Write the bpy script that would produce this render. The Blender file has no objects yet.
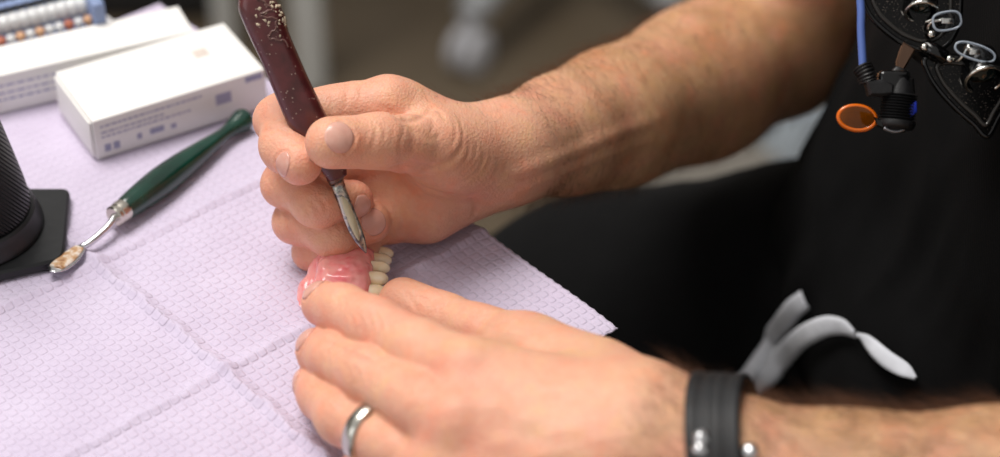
import bpy, bmesh, math, random
import numpy as np
from mathutils import Vector, Matrix

random.seed(7); RNG = np.random.default_rng(7)
SC = bpy.context.scene
COL = SC.collection

# ------------------------------------------------------------------ camera geometry
TH = math.radians(38.0); F_PX = 2143.0; TZ = 0.75; DIST = 0.90
CT, ST = math.cos(TH), math.sin(TH)
CAM = np.array([0.0, -DIST*CT, TZ+DIST*ST])
FW = np.array([0.0, CT, -ST]); RT = np.array([1.0, 0, 0]); UP = np.array([0.0, ST, CT])

def ray(px, py):
    return FW + RT*((px-500.0)/F_PX) + UP*((228.5-py)/F_PX)
def P(px, py, d):
    """point seen at (px,py) of the photograph, d metres in front of the lens"""
    return CAM + ray(px, py)*d
def PH(px, py, z):
    """point seen at (px,py) lying at world height z"""
    r = ray(px, py)
    return CAM + r*((z-CAM[2])/r[2])
def PT(px, py, h=0.0):
    return PH(px, py, TZ+h)

# ------------------------------------------------------------------ object helpers
def link(o, parent=None):
    COL.objects.link(o)
    if parent is not None:
        o.parent = parent
        o.matrix_parent_inverse = parent.matrix_world.inverted() if False else Matrix.Identity(4)
    return o

def tag(o, label, cat, group=None):
    o['label'] = label; o['category'] = cat
    if group: o['group'] = group
    return o

def thing(name, label, cat, group=None, loc=(0, 0, 0)):
    o = bpy.data.objects.new(name, None); COL.objects.link(o)
    o.empty_display_size = 0.02
    o.location = loc
    return tag(o, label, cat, group)

def put(name, me, mat, parent=None, smooth=True):
    """mesh data given in world coordinates; stored relative to the parent's location"""
    if mat is not None:
        me.materials.clear()
        for m in (mat if isinstance(mat, (list, tuple)) else [mat]): me.materials.append(m)
    if smooth:
        me.polygons.foreach_set('use_smooth', [True]*len(me.polygons))
    o = bpy.data.objects.new(name, me); COL.objects.link(o)
    if parent is not None:
        off = Vector((0, 0, 0)); p = parent
        while p is not None:
            off += Vector(p.location); p = p.parent
        me.transform(Matrix.Translation(-off))
        o.parent = parent
    return o

def mesh_arrays(name, V, Q):
    V = np.asarray(V, dtype=np.float32); Q = np.asarray(Q, dtype=np.int32)
    me = bpy.data.meshes.new(name)
    me.vertices.add(len(V)); me.vertices.foreach_set('co', V.ravel())
    n = Q.shape[1]
    me.loops.add(Q.size); me.loops.foreach_set('vertex_index', Q.ravel())
    me.polygons.add(len(Q))
    me.polygons.foreach_set('loop_start', np.arange(0, Q.size, n, dtype=np.int32))
    me.polygons.foreach_set('loop_total', np.full(len(Q), n, dtype=np.int32))
    me.update(calc_edges=True); me.validate()
    return me

def mesh_py(name, V, Fs):
    me = bpy.data.meshes.new(name)
    me.from_pydata([tuple(map(float, v)) for v in V], [], [tuple(int(i) for i in f) for f in Fs]); me.update()
    return me

def join_geo(parts):
    V = []; Fs = []; n = 0
    for v, f in parts:
        V += [tuple(p) for p in v]; Fs += [tuple(i+n for i in q) for q in f]; n += len(v)
    return V, Fs

def norm(v):
    v = np.asarray(v, float); return v/max(1e-12, np.linalg.norm(v))

def frame_along(t, ref=None):
    t = norm(t)
    if ref is None: ref = np.array([0, 0, 1.0]) if abs(t[2]) < .9 else np.array([1.0, 0, 0])
    a = norm(np.asarray(ref)-np.dot(ref, t)*t); b = np.cross(t, a)
    return t, a, b

def spline(pts, n):
    """Catmull-Rom through rows of pts (any width)"""
    pts = np.asarray(pts, float); m = len(pts)
    ext = np.vstack([2*pts[0]-pts[1], pts, 2*pts[-1]-pts[-2]])
    out = []
    for u in np.linspace(0, m-1, n):
        i = min(int(u), m-2); t = u-i
        p0, p1, p2, p3 = ext[i], ext[i+1], ext[i+2], ext[i+3]
        out.append(.5*((2*p1)+(-p0+p2)*t+(2*p0-5*p1+4*p2-p3)*t*t+(-p0+3*p1-3*p2+p3)*t**3))
    return np.array(out)

def tube(pts, radii, seg=12, ref=None, flat=1.0, cap=True, prof=None):
    """swept tube; radii scalar or per point; flat scales the 2nd axis; prof optional function(angle)->radius factor"""
    pts = np.asarray(pts, float); n = len(pts)
    if np.isscalar(radii): radii = [radii]*n
    V = []; Fs = []
    tang = np.gradient(pts, axis=0)
    t, a, b = frame_along(tang[0], ref)
    for i in range(n):
        t = norm(tang[i]); a = norm(a-np.dot(a, t)*t); b = np.cross(t, a)
        r = radii[i]
        fl = flat[i] if hasattr(flat, '__len__') else flat
        for k in range(seg):
            th = 2*math.pi*k/seg; f = prof(th) if prof else 1.0
            V.append(pts[i]+r*f*(math.cos(th)*a+fl*math.sin(th)*b))
    for i in range(n-1):
        for k in range(seg):
            k2 = (k+1) % seg
            Fs.append((i*seg+k, i*seg+k2, (i+1)*seg+k2, (i+1)*seg+k))
    if cap:
        Fs.append(tuple(range(seg-1, -1, -1))); Fs.append(tuple((n-1)*seg+k for k in range(seg)))
    return V, Fs

def closed_tube(pts, r, seg=10):
    pts = np.asarray(pts, float); n = len(pts); V = []; Fs = []
    c = pts.mean(0); nrm = norm(np.cross(pts[0]-c, pts[n//4]-c))
    for i in range(n):
        t = norm(pts[(i+1) % n]-pts[i-1]); a = norm(np.cross(nrm, t)); b = np.cross(t, a)
        ri = r[i] if hasattr(r, '__len__') else r
        for k in range(seg):
            th = 2*math.pi*k/seg
            V.append(pts[i]+ri*(math.cos(th)*a+math.sin(th)*b))
    for i in range(n):
        j = (i+1) % n
        for k in range(seg):
            k2 = (k+1) % seg
            Fs.append((i*seg+k, i*seg+k2, j*seg+k2, j*seg+k))
    return V, Fs

def boxgeo(c, ax, ay, az, bev=0.0):
    """box with half axes ax, ay, az (vectors) about c, optional bevel (small chamfer)"""
    bm = bmesh.new(); bmesh.ops.create_cube(bm, size=2.0)
    ax, ay, az = map(lambda v: np.asarray(v, float), (ax, ay, az))
    if bev > 0:
        L = np.array([np.linalg.norm(ax), np.linalg.norm(ay), np.linalg.norm(az)])
        for v in bm.verts: v.co = Vector((v.co.x*L[0], v.co.y*L[1], v.co.z*L[2]))
        bmesh.ops.bevel(bm, geom=list(bm.edges), offset=bev, segments=3, affect='EDGES', profile=.5)
        for v in bm.verts: v.co = Vector((v.co.x/L[0], v.co.y/L[1], v.co.z/L[2]))
    V = [np.asarray(c)+v.co.x*ax+v.co.y*ay+v.co.z*az for v in bm.verts]
    bm.verts.index_update()
    Fs = [tuple(v.index for v in f.verts) for f in bm.faces]
    if np.dot(np.cross(ax, ay), az) < 0: Fs = [f[::-1] for f in Fs]
    bm.free()
    return V, Fs

def lathe(c, axis, prof, seg=32, ref=None, prfn=None):
    """prof: list of (r, h) along axis from c"""
    t, a, b = frame_along(axis, ref); V = []; Fs = []; n = len(prof)
    for i, (r, h) in enumerate(prof):
        for k in range(seg):
            th = 2*math.pi*k/seg; f = prfn(th, i) if prfn else 1
            V.append(np.asarray(c)+t*h+r*f*(math.cos(th)*a+math.sin(th)*b))
    for i in range(n-1):
        for k in range(seg):
            k2 = (k+1) % seg
            Fs.append((i*seg+k, i*seg+k2, (i+1)*seg+k2, (i+1)*seg+k))
    Fs.append(tuple(range(seg-1, -1, -1))); Fs.append(tuple((n-1)*seg+k for k in range(seg)))
    return V, Fs

def slab(outline, nrm, th, bev=0.0):
    """closed outline (world pts) extruded by th along nrm (both sides half)"""
    outline = [np.asarray(p, float) for p in outline]; n = len(outline); nrm = norm(nrm)
    c = sum(outline)/n
    rows = []
    if bev > 0:
        rows = [(-th/2, -bev), (-th/2+bev, 0), (th/2-bev, 0), (th/2, -bev)]
    else:
        rows = [(-th/2, 0), (th/2, 0)]
    V = []
    for (h, ins) in rows:
        for i, p in enumerate(outline):
            q = p+nrm*h
            if ins:
                tn = norm(outline[(i+1) % n]-outline[i-1]); nn = np.cross(tn, nrm)
                if np.dot(nn, p-c) < 0: nn = -nn
                q = q+nn*ins
            V.append(q)
    Fs = []
    for r in range(len(rows)-1):
        for i in range(n):
            j = (i+1) % n
            Fs.append((r*n+i, r*n+j, (r+1)*n+j, (r+1)*n+i))
    Fs.append(tuple(range(n-1, -1, -1))); Fs.append(tuple((len(rows)-1)*n+i for i in range(n)))
    return V, Fs

def geo(name, g, mat, parent=None, smooth=True, auto=None):
    me = mesh_py(name, *g)
    bm = bmesh.new(); bm.from_mesh(me); bmesh.ops.recalc_face_normals(bm, faces=bm.faces)
    if auto is not None:
        for e in bm.edges:
            if len(e.link_faces) == 2 and e.calc_face_angle(0) > auto: e.smooth = False
    bm.to_mesh(me); bm.free()
    return put(name, me, mat, parent, smooth)

# ------------------------------------------------------------------ signed distance modelling
class Cone:
    """sphere-swept segment a(r1) -> b(r2), optionally flattened along axis s by factor q"""
    def __init__(s, a, b, r1, r2):
        s.a = np.asarray(a, float); s.b = np.asarray(b, float); s.r1 = r1; s.r2 = r2
        s.ba = s.b-s.a; s.l2 = float(s.ba@s.ba) or 1e-12
        s.rr = r1-r2; s.a2 = s.l2-s.rr*s.rr; s.il2 = 1/s.l2
    def __call__(s, p):
        pa = p-s.a; h = pa@(s.ba*s.il2); np.clip(h, 0, 1, out=h)
        pa -= h[..., None]*s.ba
        return np.sqrt(np.einsum('...i,...i', pa, pa))-(s.r1-s.rr*h)
class Ell:
    def __init__(s, c, A, r):
        s.c = np.asarray(c, float); s.A = np.asarray(A, float); s.r = np.asarray(r, float)
    def __call__(s, p):
        q = (p-s.c)@s.A.T
        k0 = np.linalg.norm(q/s.r, axis=-1); k1 = np.linalg.norm(q/(s.r**2), axis=-1)
        return np.where(k1 > 1e-9, k0*(k0-1)/np.maximum(k1, 1e-9), -s.r.min())

def smin(a, b, k):
    h = np.maximum(k-np.abs(a-b), 0)/k
    return np.minimum(a, b)-h*h*k*.25

PRUNED = {}
def lbub(it, c):
    """cheap (lower, upper) estimate of a node's distance at point c (a tuple)"""
    if isinstance(it, Cone):
        f = getattr(it, 'f', None)
        if f is None:
            f = it.f = tuple(map(float, it.a))+tuple(map(float, it.ba))+(max(it.r1, it.r2), min(it.r1, it.r2))
        x, y, z = c[0]-f[0], c[1]-f[1], c[2]-f[2]
        t = (x*f[3]+y*f[4]+z*f[5])*it.il2; t = 0. if t < 0 else 1. if t > 1 else t
        x -= t*f[3]; y -= t*f[4]; z -= t*f[5]; L = math.sqrt(x*x+y*y+z*z)
        return L-f[6], L-f[7]
    if hasattr(it, 'bounds'): return it.bounds(c)
    v = float(it(np.array([c]))[0]); return v-.001, v+.001
def prune(it, c, R):
    if not hasattr(it, 'prune'): return it
    k = (id(it), c)
    if k not in PRUNED: PRUNED[k] = it.prune(c, R)
    return PRUNED[k]

class Blend:
    """smooth union of members with blend k; supports per-block pruning"""
    def __init__(s, items, k): s.items = items; s.k = k
    def bounds(s, c):
        v = [lbub(i, c) for i in s.items]
        return min(q[0] for q in v)-s.k*.5, min(q[1] for q in v)
    def prune(s, c, R):
        v = [lbub(i, c) for i in s.items]; m = min(q[1] for q in v)
        keep = [prune(it, c, R) for it, q in zip(s.items, v) if q[0] < m+2.1*R+s.k*1.5]
        return Blend(keep, s.k) if len(keep) > 1 else keep[0]
    def __call__(s, p):
        d = s.items[0](p)
        for it in s.items[1:]: d = smin(d, it(p), s.k)
        return d
class HandBlend:
    """fingers joined to a palm: wide blend near each root, a tight one elsewhere"""
    def __init__(s, base, fs, k, R, k0=.0007): s.base, s.fs, s.k, s.R, s.k0 = base, fs, k, R, k0
    def bounds(s, c):
        v = ([lbub(s.base, c)] if s.base is not None else [])+[lbub(f, c) for f, _ in s.fs]
        return min(q[0] for q in v)-s.k*.5, min(q[1] for q in v)
    def prune(s, c, R):
        vb = lbub(s.base, c) if s.base is not None else (9, 9); v = [lbub(f, c) for f, _ in s.fs]
        m = min([vb[1]]+[q[1] for q in v])+2.1*R+s.k*1.5
        base = prune(s.base, c, R) if s.base is not None and vb[0] < m else None
        fs = [(prune(f, c, R), r) for (f, r), q in zip(s.fs, v) if q[0] < m]
        if not fs: return base
        return HandBlend(base, fs, s.k, s.R, s.k0)
    def __call__(s, p):
        d = s.base(p) if s.base is not None else None
        for f, root in s.fs:
            v = f(p)
            if d is None: d = v; continue
            q = p-root; rr = np.einsum('...i,...i', q, q)
            d = smin(d, v, s.k0+s.k*np.exp(-rr/(s.R*s.R)))
        return d

class Marks:
    """grooves (+depth) and ridges (-depth) laid along polylines"""
    def __init__(s, base): s.base = base; s.segs = []
    def add(s, pts, width, depth, taper=True):
        pts = np.asarray(pts, float); n = len(pts)
        for i in range(n-1):
            u = (i+.5)/(n-1); f = math.sin(math.pi*min(1, max(0, u)))**.6 if taper else 1
            s.segs.append((pts[i], pts[i+1], width, depth*f))
    def arrays(s, c=None, R=0):
        if hasattr(s, 'pre'):
            if s.pre is None: return None
            A, B, W, D = s.pre
        else:
            if not s.segs: return None
            if getattr(s, 'cn', 0) != len(s.segs):
                s.cn = len(s.segs); s.ca = tuple(np.array([q[t] for q in s.segs]) for t in range(4))
            A, B, W, D = s.ca
        if c is not None:
            m = np.linalg.norm((A+B)/2-c, axis=1) < R+W*3+np.linalg.norm(B-A, axis=1)
            A, B, W, D = A[m], B[m], W[m], D[m]
        return A, B, W, D
    def prune(s, c, R):
        q = Marks(prune(s.base, c, R)); q.pre = s.arrays(np.array(c), R) if R < .06 else s.arrays()
        return q
    def bounds(s, c):
        a, b = lbub(s.base, c); return a-.002, b+.002
    def __call__(s, p):
        d = s.base(p)
        ar = s.arrays()
        if ar is None or len(ar[0]) == 0: return d
        near = np.abs(d) < .0035
        if not near.any(): return d
        q = p[near]
        pos = np.zeros(len(q)); neg = np.zeros(len(q))
        for A, B, W, D in zip(*ar):
            ba = B-A; t = np.clip(((q-A)@ba)/max(1e-12, ba@ba), 0, 1)
            r = q-A-t[:, None]*ba; e2 = np.einsum('ij,ij->i', r, r)/(W*W)
            v = D*np.exp(-e2)
            if D > 0: pos = np.maximum(pos, v)
            else: neg = np.minimum(neg, v)
        d = d.copy(); d[near] += pos+neg
        return d

def axis_grid(lo, hi, fine_lo, fine_hi, h, H, grow=1.12):
    xs = list(np.arange(fine_lo, fine_hi+h, h))
    s = h; x = xs[-1]
    while x < hi:
        s = min(H, s*grow); x += s; xs.append(x)
    s = h; x = xs[0]; left = []
    while x > lo:
        s = min(H, s*grow); x -= s; left.append(x)
    return np.array(left[::-1]+xs)

def mesh_sdf(name, sdf, gx, gy, gz, n=9, post=None):
    """surface nets on a rectilinear grid, visited block by block"""
    NX, NY, NZ = len(gx), len(gy), len(gz)
    keyV = []; pos = []; quads = []
    def key(i, j, k): return (i.astype(np.int64)*NY+j)*NZ+k
    top = sdf
    def leaf(i0, j0, k0, ni, nj, nk, f):
        X, Y, Z = gx[i0:i0+ni+1], gy[j0:j0+nj+1], gz[k0:k0+nk+1]
        G = np.stack(np.meshgrid(X, Y, Z, indexing='ij'), -1)
        v = f(G.reshape(-1, 3)).reshape(G.shape[:3])
        s = v < 0
        if s.all() or not s.any(): return
        c = [s[a:a+ni, b:b+nj, e:e+nk] for a in (0, 1) for b in (0, 1) for e in (0, 1)]
        cnt = sum(q.astype(np.int8) for q in c)
        act = (cnt > 0) & (cnt < 8)
        I, J, K = np.nonzero(act)
        acc = np.zeros((len(I), 3)); w = np.zeros(len(I))
        cor = [(a, b, e) for a in (0, 1) for b in (0, 1) for e in (0, 1)]
        for x in range(8):
            for y in range(x+1, 8):
                ca, cb = cor[x], cor[y]
                if sum(abs(ca[t]-cb[t]) for t in range(3)) != 1: continue
                va = v[I+ca[0], J+ca[1], K+ca[2]]; vb = v[I+cb[0], J+cb[1], K+cb[2]]
                m = (va < 0) != (vb < 0)
                t = np.where(m, va/np.where(m, va-vb, 1), 0)
                pa = np.stack([X[I+ca[0]], Y[J+ca[1]], Z[K+ca[2]]], -1); pb = np.stack([X[I+cb[0]], Y[J+cb[1]], Z[K+cb[2]]], -1)
                acc += np.where(m[:, None], pa+(pb-pa)*t[:, None], 0); w += m
        pos.append(acc/w[:, None]); keyV.append(key(I+i0, J+j0, K+k0))
        # edges
        for ax in range(3):
            if ax == 0: sa, sb = s[:-1, :-1, :-1], s[1:, :-1, :-1]
            elif ax == 1: sa, sb = s[:-1, :-1, :-1], s[:-1, 1:, :-1]
            else: sa, sb = s[:-1, :-1, :-1], s[:-1, :-1, 1:]
            I, J, K = np.nonzero(sa != sb)
            if not len(I): continue
            flip = ~sa[I, J, K]
            I = I+i0; J = J+j0; K = K+k0
            if ax == 0: q = [key(I, J-1, K-1), key(I, J, K-1), key(I, J, K), key(I, J-1, K)]
            elif ax == 1: q = [key(I-1, J, K-1), key(I-1, J, K), key(I, J, K), key(I, J, K-1)]
            else: q = [key(I-1, J-1, K), key(I, J-1, K), key(I, J, K), key(I-1, J, K)]
            q = np.stack(q, -1); q[flip] = q[flip][:, ::-1]
            quads.append(q)
    def rec(i0, j0, k0, ni, nj, nk, f):
        lo = np.array([gx[i0], gy[j0], gz[k0]]); hi = np.array([gx[i0+ni], gy[j0+nj], gz[k0+nk]])
        c = tuple(float(x) for x in (lo+hi)/2); R = float(np.linalg.norm(hi-lo)/2)
        g = prune(f, c, R); PRUNED.clear()
        l, u = lbub(g, c)
        if l > R*1.05 or u < -R*1.05-.012: return
        m = max(ni, nj, nk)
        if m <= n: leaf(i0, j0, k0, ni, nj, nk, g); return
        if ni == m: h = ni//2; rec(i0, j0, k0, h, nj, nk, g); rec(i0+h, j0, k0, ni-h, nj, nk, g)
        elif nj == m: h = nj//2; rec(i0, j0, k0, ni, h, nk, g); rec(i0, j0+h, k0, ni, nj-h, nk, g)
        else: h = nk//2; rec(i0, j0, k0, ni, nj, h, g); rec(i0, j0, k0+h, ni, nj, nk-h, g)
    rec(0, 0, 0, NX-1, NY-1, NZ-1, top)
    kv = np.concatenate(keyV); pv = np.concatenate(pos); q = np.concatenate(quads)
    o = np.argsort(kv); kv = kv[o]; pv = pv[o]
    idx = np.searchsorted(kv, q); idx = np.minimum(idx, len(kv)-1)
    ok = (kv[idx] == q).all(1)
    return pv, idx[ok]

def sdf_mesh(name, sdf, lo, hi, h, n=9):
    g = [np.arange(lo[i], hi[i]+h, h) for i in range(3)]
    V, Q = mesh_sdf(name, sdf, *g, n=n)
    return mesh_arrays(name, V, Q)

def trace(sdf, pix, d0=.55, d1=1.3):
    """first surface point seen through each photograph pixel"""
    pix = np.asarray(pix, float); D = np.array([ray(a, b) for a, b in pix]); L = np.linalg.norm(D, axis=1)
    D = D/L[:, None]; t = np.full(len(D), d0)
    for _ in range(70):
        t = t+np.clip(sdf(CAM+D*t[:, None]), -.02, .05)*.9
    return CAM+D*t[:, None], t

def grad(sdf, p, e=.0006):
    p = np.atleast_2d(p); g = np.stack([sdf(p+np.eye(3)[i]*e)-sdf(p-np.eye(3)[i]*e) for i in range(3)], -1)
    return g/np.maximum(1e-9, np.linalg.norm(g, axis=1)[:, None])

def vnoise(p, s, seed=0):
    """smooth 3-D value noise in [-1,1]"""
    r = np.random.default_rng(seed); T = r.uniform(-1, 1, (32, 32, 32))
    q = p/s; i = np.floor(q).astype(int); f = q-i; f = f*f*(3-2*f)
    out = 0
    for a in (0, 1):
        for b in (0, 1):
            for c in (0, 1):
                w = (f[..., 0] if a else 1-f[..., 0])*(f[..., 1] if b else 1-f[..., 1])*(f[..., 2] if c else 1-f[..., 2])
                out = out+w*T[(i[..., 0]+a) % 32, (i[..., 1]+b) % 32, (i[..., 2]+c) % 32]
    return out

def set_color(me, name, rgb):
    a = me.color_attributes.new(name, 'FLOAT_COLOR', 'POINT')
    c = np.ones((len(me.vertices), 4), dtype=np.float32); c[:, :3] = rgb
    a.data.foreach_set('color', c.ravel())
GH = .0008; CH = .005; HF = 1; DH = .0005
# ------------------------------------------------------------------ materials
def srgb(h):
    if isinstance(h, str): h = [int(h[i:i+2], 16)/255 for i in (0, 2, 4)]
    return tuple(c/12.92 if c <= .04045 else ((c+.055)/1.055)**2.4 for c in h)

class MT:
    """small node-tree helper"""
    def __init__(s, name):
        s.m = bpy.data.materials.new(name); s.m.use_nodes = True; s.t = s.m.node_tree
        s.b = s.t.nodes['Principled BSDF']; s.N = s.t.nodes; s.L = s.t.links
    def set(s, **k):
        names = dict(color='Base Color', rough='Roughness', metal='Metallic', spec='Specular IOR Level', coat='Coat Weight',
                     coatr='Coat Roughness', trans='Transmission Weight', ior='IOR', sss='Subsurface Weight', sheen='Sheen Weight',
                     sheenr='Sheen Roughness', alpha='Alpha', emis='Emission Strength')
        for a, v in k.items():
            i = s.b.inputs[names[a]]
            if a == 'color': v = (*v, 1)
            i.default_value = v
        return s
    def node(s, typ, **k):
        n = s.N.new(typ)
        for a, v in k.items():
            if a in n.inputs: n.inputs[a].default_value = v
            else: setattr(n, a, v)
        return n
    def link(s, a, b): s.L.new(a, b)
    def coord(s, kind='Object'):
        return s.node('ShaderNodeTexCoord').outputs[kind]
    def noise(s, scale, detail=3, rough=.5, vec=None, dist=0):
        n = s.node('ShaderNodeTexNoise'); n.inputs['Scale'].default_value = scale; n.inputs['Detail'].default_value = detail
        n.inputs['Roughness'].default_value = rough; n.inputs['Distortion'].default_value = dist
        s.link(vec if vec is not None else s.coord(), n.inputs['Vector']); return n.outputs['Fac']
    def ramp(s, fac, stops):
        r = s.node('ShaderNodeValToRGB'); e = r.color_ramp.elements
        while len(e) < len(stops): e.new(.5)
        for q, (p, c) in zip(e, stops): q.position = p; q.color = (*c, 1) if len(c) == 3 else c
        s.link(fac, r.inputs['Fac']); return r.outputs['Color']
    def mix(s, fac, a, b, mode='MIX'):
        n = s.node('ShaderNodeMix'); n.data_type = 'RGBA'; n.blend_type = mode
        for sock, v in ((n.inputs[0], fac), (n.inputs[6], a), (n.inputs[7], b)):
            if hasattr(v, 'links') or hasattr(v, 'is_linked'): s.link(v, sock)
            elif isinstance(v, (int, float)): sock.default_value = v
            else: sock.default_value = (*v, 1)
        return n.outputs[2]
    def math(s, op, a, b=None, c=None):
        n = s.node('ShaderNodeMath'); n.operation = op
        for i, v in enumerate((a, b, c)):
            if v is None: continue
            if isinstance(v, (int, float)): n.inputs[i].default_value = v
            else: s.link(v, n.inputs[i])
        return n.outputs[0]
    def bump(s, h, strength=.3, dist=.001, prev=None):
        n = s.node('ShaderNodeBump'); n.inputs['Strength'].default_value = strength; n.inputs['Distance'].default_value = dist
        s.link(h, n.inputs['Height'])
        if prev is not None: s.link(prev, n.inputs['Normal'])
        s.link(n.outputs[0], s.b.inputs['Normal']); return n.outputs[0]
    def col(s, out): s.link(out, s.b.inputs['Base Color']); return s

def plain(name, c, rough=.5, metal=0, bump=0, bscale=300, var=.06, **k):
    """procedural material: slight colour mottling and fine bump"""
    m = MT(name); m.set(rough=rough, metal=metal, **k)
    c = srgb(c); f = m.noise(bscale*.25, 4)
    a = tuple(max(0, x*(1-var)) for x in c); b = tuple(min(1, x*(1+var)) for x in c)
    m.col(m.ramp(f, [(.3, a), (.7, b)]))
    if bump: m.bump(m.noise(bscale, 4), bump, .0006)
    return m.m

def skin_mat():
    m = MT('skin'); m.set(rough=.46, sss=.18, spec=.42)
    m.b.inputs['Subsurface Radius'].default_value = (1.0, .34, .18); m.b.inputs['Subsurface Scale'].default_value = .0030
    at = m.node('ShaderNodeAttribute'); at.attribute_name = 'tint'
    n1 = m.noise(95, 5, .6); n2 = m.noise(330, 4, .55)
    c = m.mix(.75, at.outputs['Color'], m.ramp(n1, [(.32, (.62, .46, .42)), (.5, (.5, .5, .5)), (.7, (.56, .55, .46))]), 'OVERLAY')
    c = m.mix(.22, c, m.ramp(n2, [(.35, (.40, .36, .34)), (.65, (.58, .58, .58))]), 'OVERLAY')
    m.col(c)
    v = m.node('ShaderNodeTexVoronoi'); v.inputs['Scale'].default_value = 900; m.link(m.coord(), v.inputs['Vector'])
    b = m.bump(v.outputs['Distance'], .35, .0005)
    b = m.bump(m.noise(420, 6, .65, dist=1.2), .42, .0007, b)
    rr = m.ramp(n2, [(.3, (.40,)*3), (.7, (.54,)*3)]); m.link(rr, m.b.inputs['Roughness'])
    return m.m
def nail_mat():
    m = MT('fingernail'); m.set(rough=.26, sss=.15, spec=.5)
    m.b.inputs['Subsurface Radius'].default_value = (1, .4, .3); m.b.inputs['Subsurface Scale'].default_value = .002
    m.col(m.ramp(m.noise(180, 3), [(.3, srgb('cc9686')), (.7, srgb('d9a999'))]))
    m.bump(m.noise(500, 2), .06, .0003)
    return m.m
def cloth_mat(name, c, bs=1400, sheen=.15):
    m = MT(name); m.set(rough=.9, sheen=sheen, sheenr=.5, spec=.15)
    c = srgb(c)
    m.col(m.ramp(m.noise(60, 5), [(.3, tuple(x*.85 for x in c)), (.7, tuple(x*1.15 for x in c))]))
    w = m.node('ShaderNodeTexWave'); w.inputs['Scale'].default_value = bs*.5; w.inputs['Distortion'].default_value = 1.5; m.link(m.coord(), w.inputs['Vector'])
    b = m.bump(w.outputs['Fac'], .15, .0004); m.bump(m.noise(bs, 3), .25, .0005, b)
    return m.m
# ------------------------------------------------------------------ the person
MM = .001; import time; T0 = time.time()
def chain(pts, k=.002):
    q = [(P(a, b, d), r*MM) for a, b, d, r in pts]
    return Blend([Cone(q[i][0], q[i+1][0], q[i][1], q[i+1][1]) for i in range(len(q)-1)], k), q

def finger(pts, pad=1.0, bulge=.8):
    """pts: MCP, PIP, DIP, tip as (px, py, depth, radius mm). Adds soft pads on the palmar side and waists between joints."""
    q = [(P(a, b, d), r*MM) for a, b, d, r in pts]
    J = [x[0] for x in q]; R = [x[1] for x in q]
    cen = sum(J)/len(J)
    items = []; info = []
    for i in range(len(J)-1):
        a, b = J[i], J[i+1]; ra, rb = R[i], R[i+1]
        mid = (a+b)/2; ax = norm(b-a)
        inw = (J[0]+J[-1])/2-J[len(J)//2]; inw = inw-np.dot(inw, ax)*ax
        if np.linalg.norm(inw) < 1e-5: inw = np.array([0, 0, -1.0])
        inw = norm(inw)
        last = i == len(J)-2
        if last:
            items.append(Cone(a, b, ra*.97, rb))
            items.append(Cone(a+(b-a)*.35+inw*ra*.12*pad, b-ax*rb*.1+inw*rb*.16*pad, ra*.86, rb*.93))
        else:
            m1 = a+(b-a)*.5
            rm = (ra+rb)/2*.925
            items.append(Cone(a, m1, ra, rm)); items.append(Cone(m1, b, rm, rb))
            items.append(Cone(a+(b-a)*.3+inw*ra*.18*pad, a+(b-a)*.72+inw*rb*.18*pad, ra*.88, rb*.88))
        info.append((a, b, inw, ra, rb))
    # dorsal knuckle bulge at the middle joints
    for i in range(1, len(J)-1):
        inw = info[i][2]
        t = norm(J[i+1]-J[i-1])
        o = -norm((J[i-1]+J[i+1])/2-J[i]) if np.linalg.norm((J[i-1]+J[i+1])/2-J[i]) > 1e-4 else -inw
        items.append(Cone(J[i]+o*R[i]*.16-t*R[i]*.25, J[i]+o*R[i]*.16+t*R[i]*.25, R[i]*.9*bulge**.2, R[i]*.9*bulge**.2))
    return Blend(items, .0035), info

HANDS = {}
# ---- right hand (the far one, thumb up, palm turned to the lens, fingers curled round the knife)
RIGHT_F = {
 'index':  [(386,107,.864,11.6),(284,119,.858,10.0),(285,146,.844,9.3),(299,164,.834,8.1)],
 'middle': [(374,145,.876,12.0),(289,182,.866,9.6),(317,204,.854,8.8),(354,201,.8605,7.5)],
 'ring':   [(374,184,.882,11.5),(299,219,.872,9.2),(333,235,.863,8.4),(371,223,.8665,7.9)],
 'little': [(386,216,.8815,10.5),(316,249,.878,8.0),(335,254,.874,7.6),(362,249,.876,7.0)],
}
RIGHT_T = [(436,146,.856,12.6),(380,141,.836,10.6),(331,142,.824,9.6)]
R_CMC = (490,160,.884,13.5)
# ---- left hand (the near one, back of the hand to the lens)
LEFT_F = {
 'index':  [(470,374,.752,12.6),(376,326,.786,10.2),(344,310,.803,9.2),(323,303,.815,8.2)],
 'middle': [(460,424,.7385,13.0),(371,376,.773,10.4),(336,358,.794,9.4),(318,350,.806,8.4)],
 'ring':   [(430,464,.7475,12.2),(345,418,.776,9.8),(323,396,.795,8.8),(314,384,.806,7.8)],
 'little': [(440,500,.738,11.0),(384,488,.757,8.6),(364,478,.765,8.0),(360,470,.772,7.4)],
}
LEFT_T = [(510,347,.806,12.8),(446,321,.832,10.4),(403,302,.8455,9.2)]
L_CMC = (592,388,.770,17)

def build_hand(F, T, cmc, wrist, extra):
    C = lambda a, b, ra, rb: Cone(P(*a[:3]), P(*b[:3]), ra*MM, rb*MM)
    palm = []
    for n, (w, r) in zip(('index', 'middle', 'ring', 'little'), wrist):
        m = F[n][0]; palm.append(C(m, w, m[3]*1.0, r))
    palm += [C(*e) for e in extra]
    palm.append(C(T[0], cmc, T[0][3]*1.02, cmc[3]))
    palm = Blend(palm, .011)
    fs = []; infos = {}
    for n in ('index', 'middle', 'ring', 'little'):
        f, inf = finger(F[n]); infos[n] = inf
        fs.append((f, P(*F[n][0][:3])))
    t, inf = finger([T[0], T[1], T[2]]); infos['thumb'] = inf
    fs.append((t, P(*T[0][:3])))
    return palm, fs, infos

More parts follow.
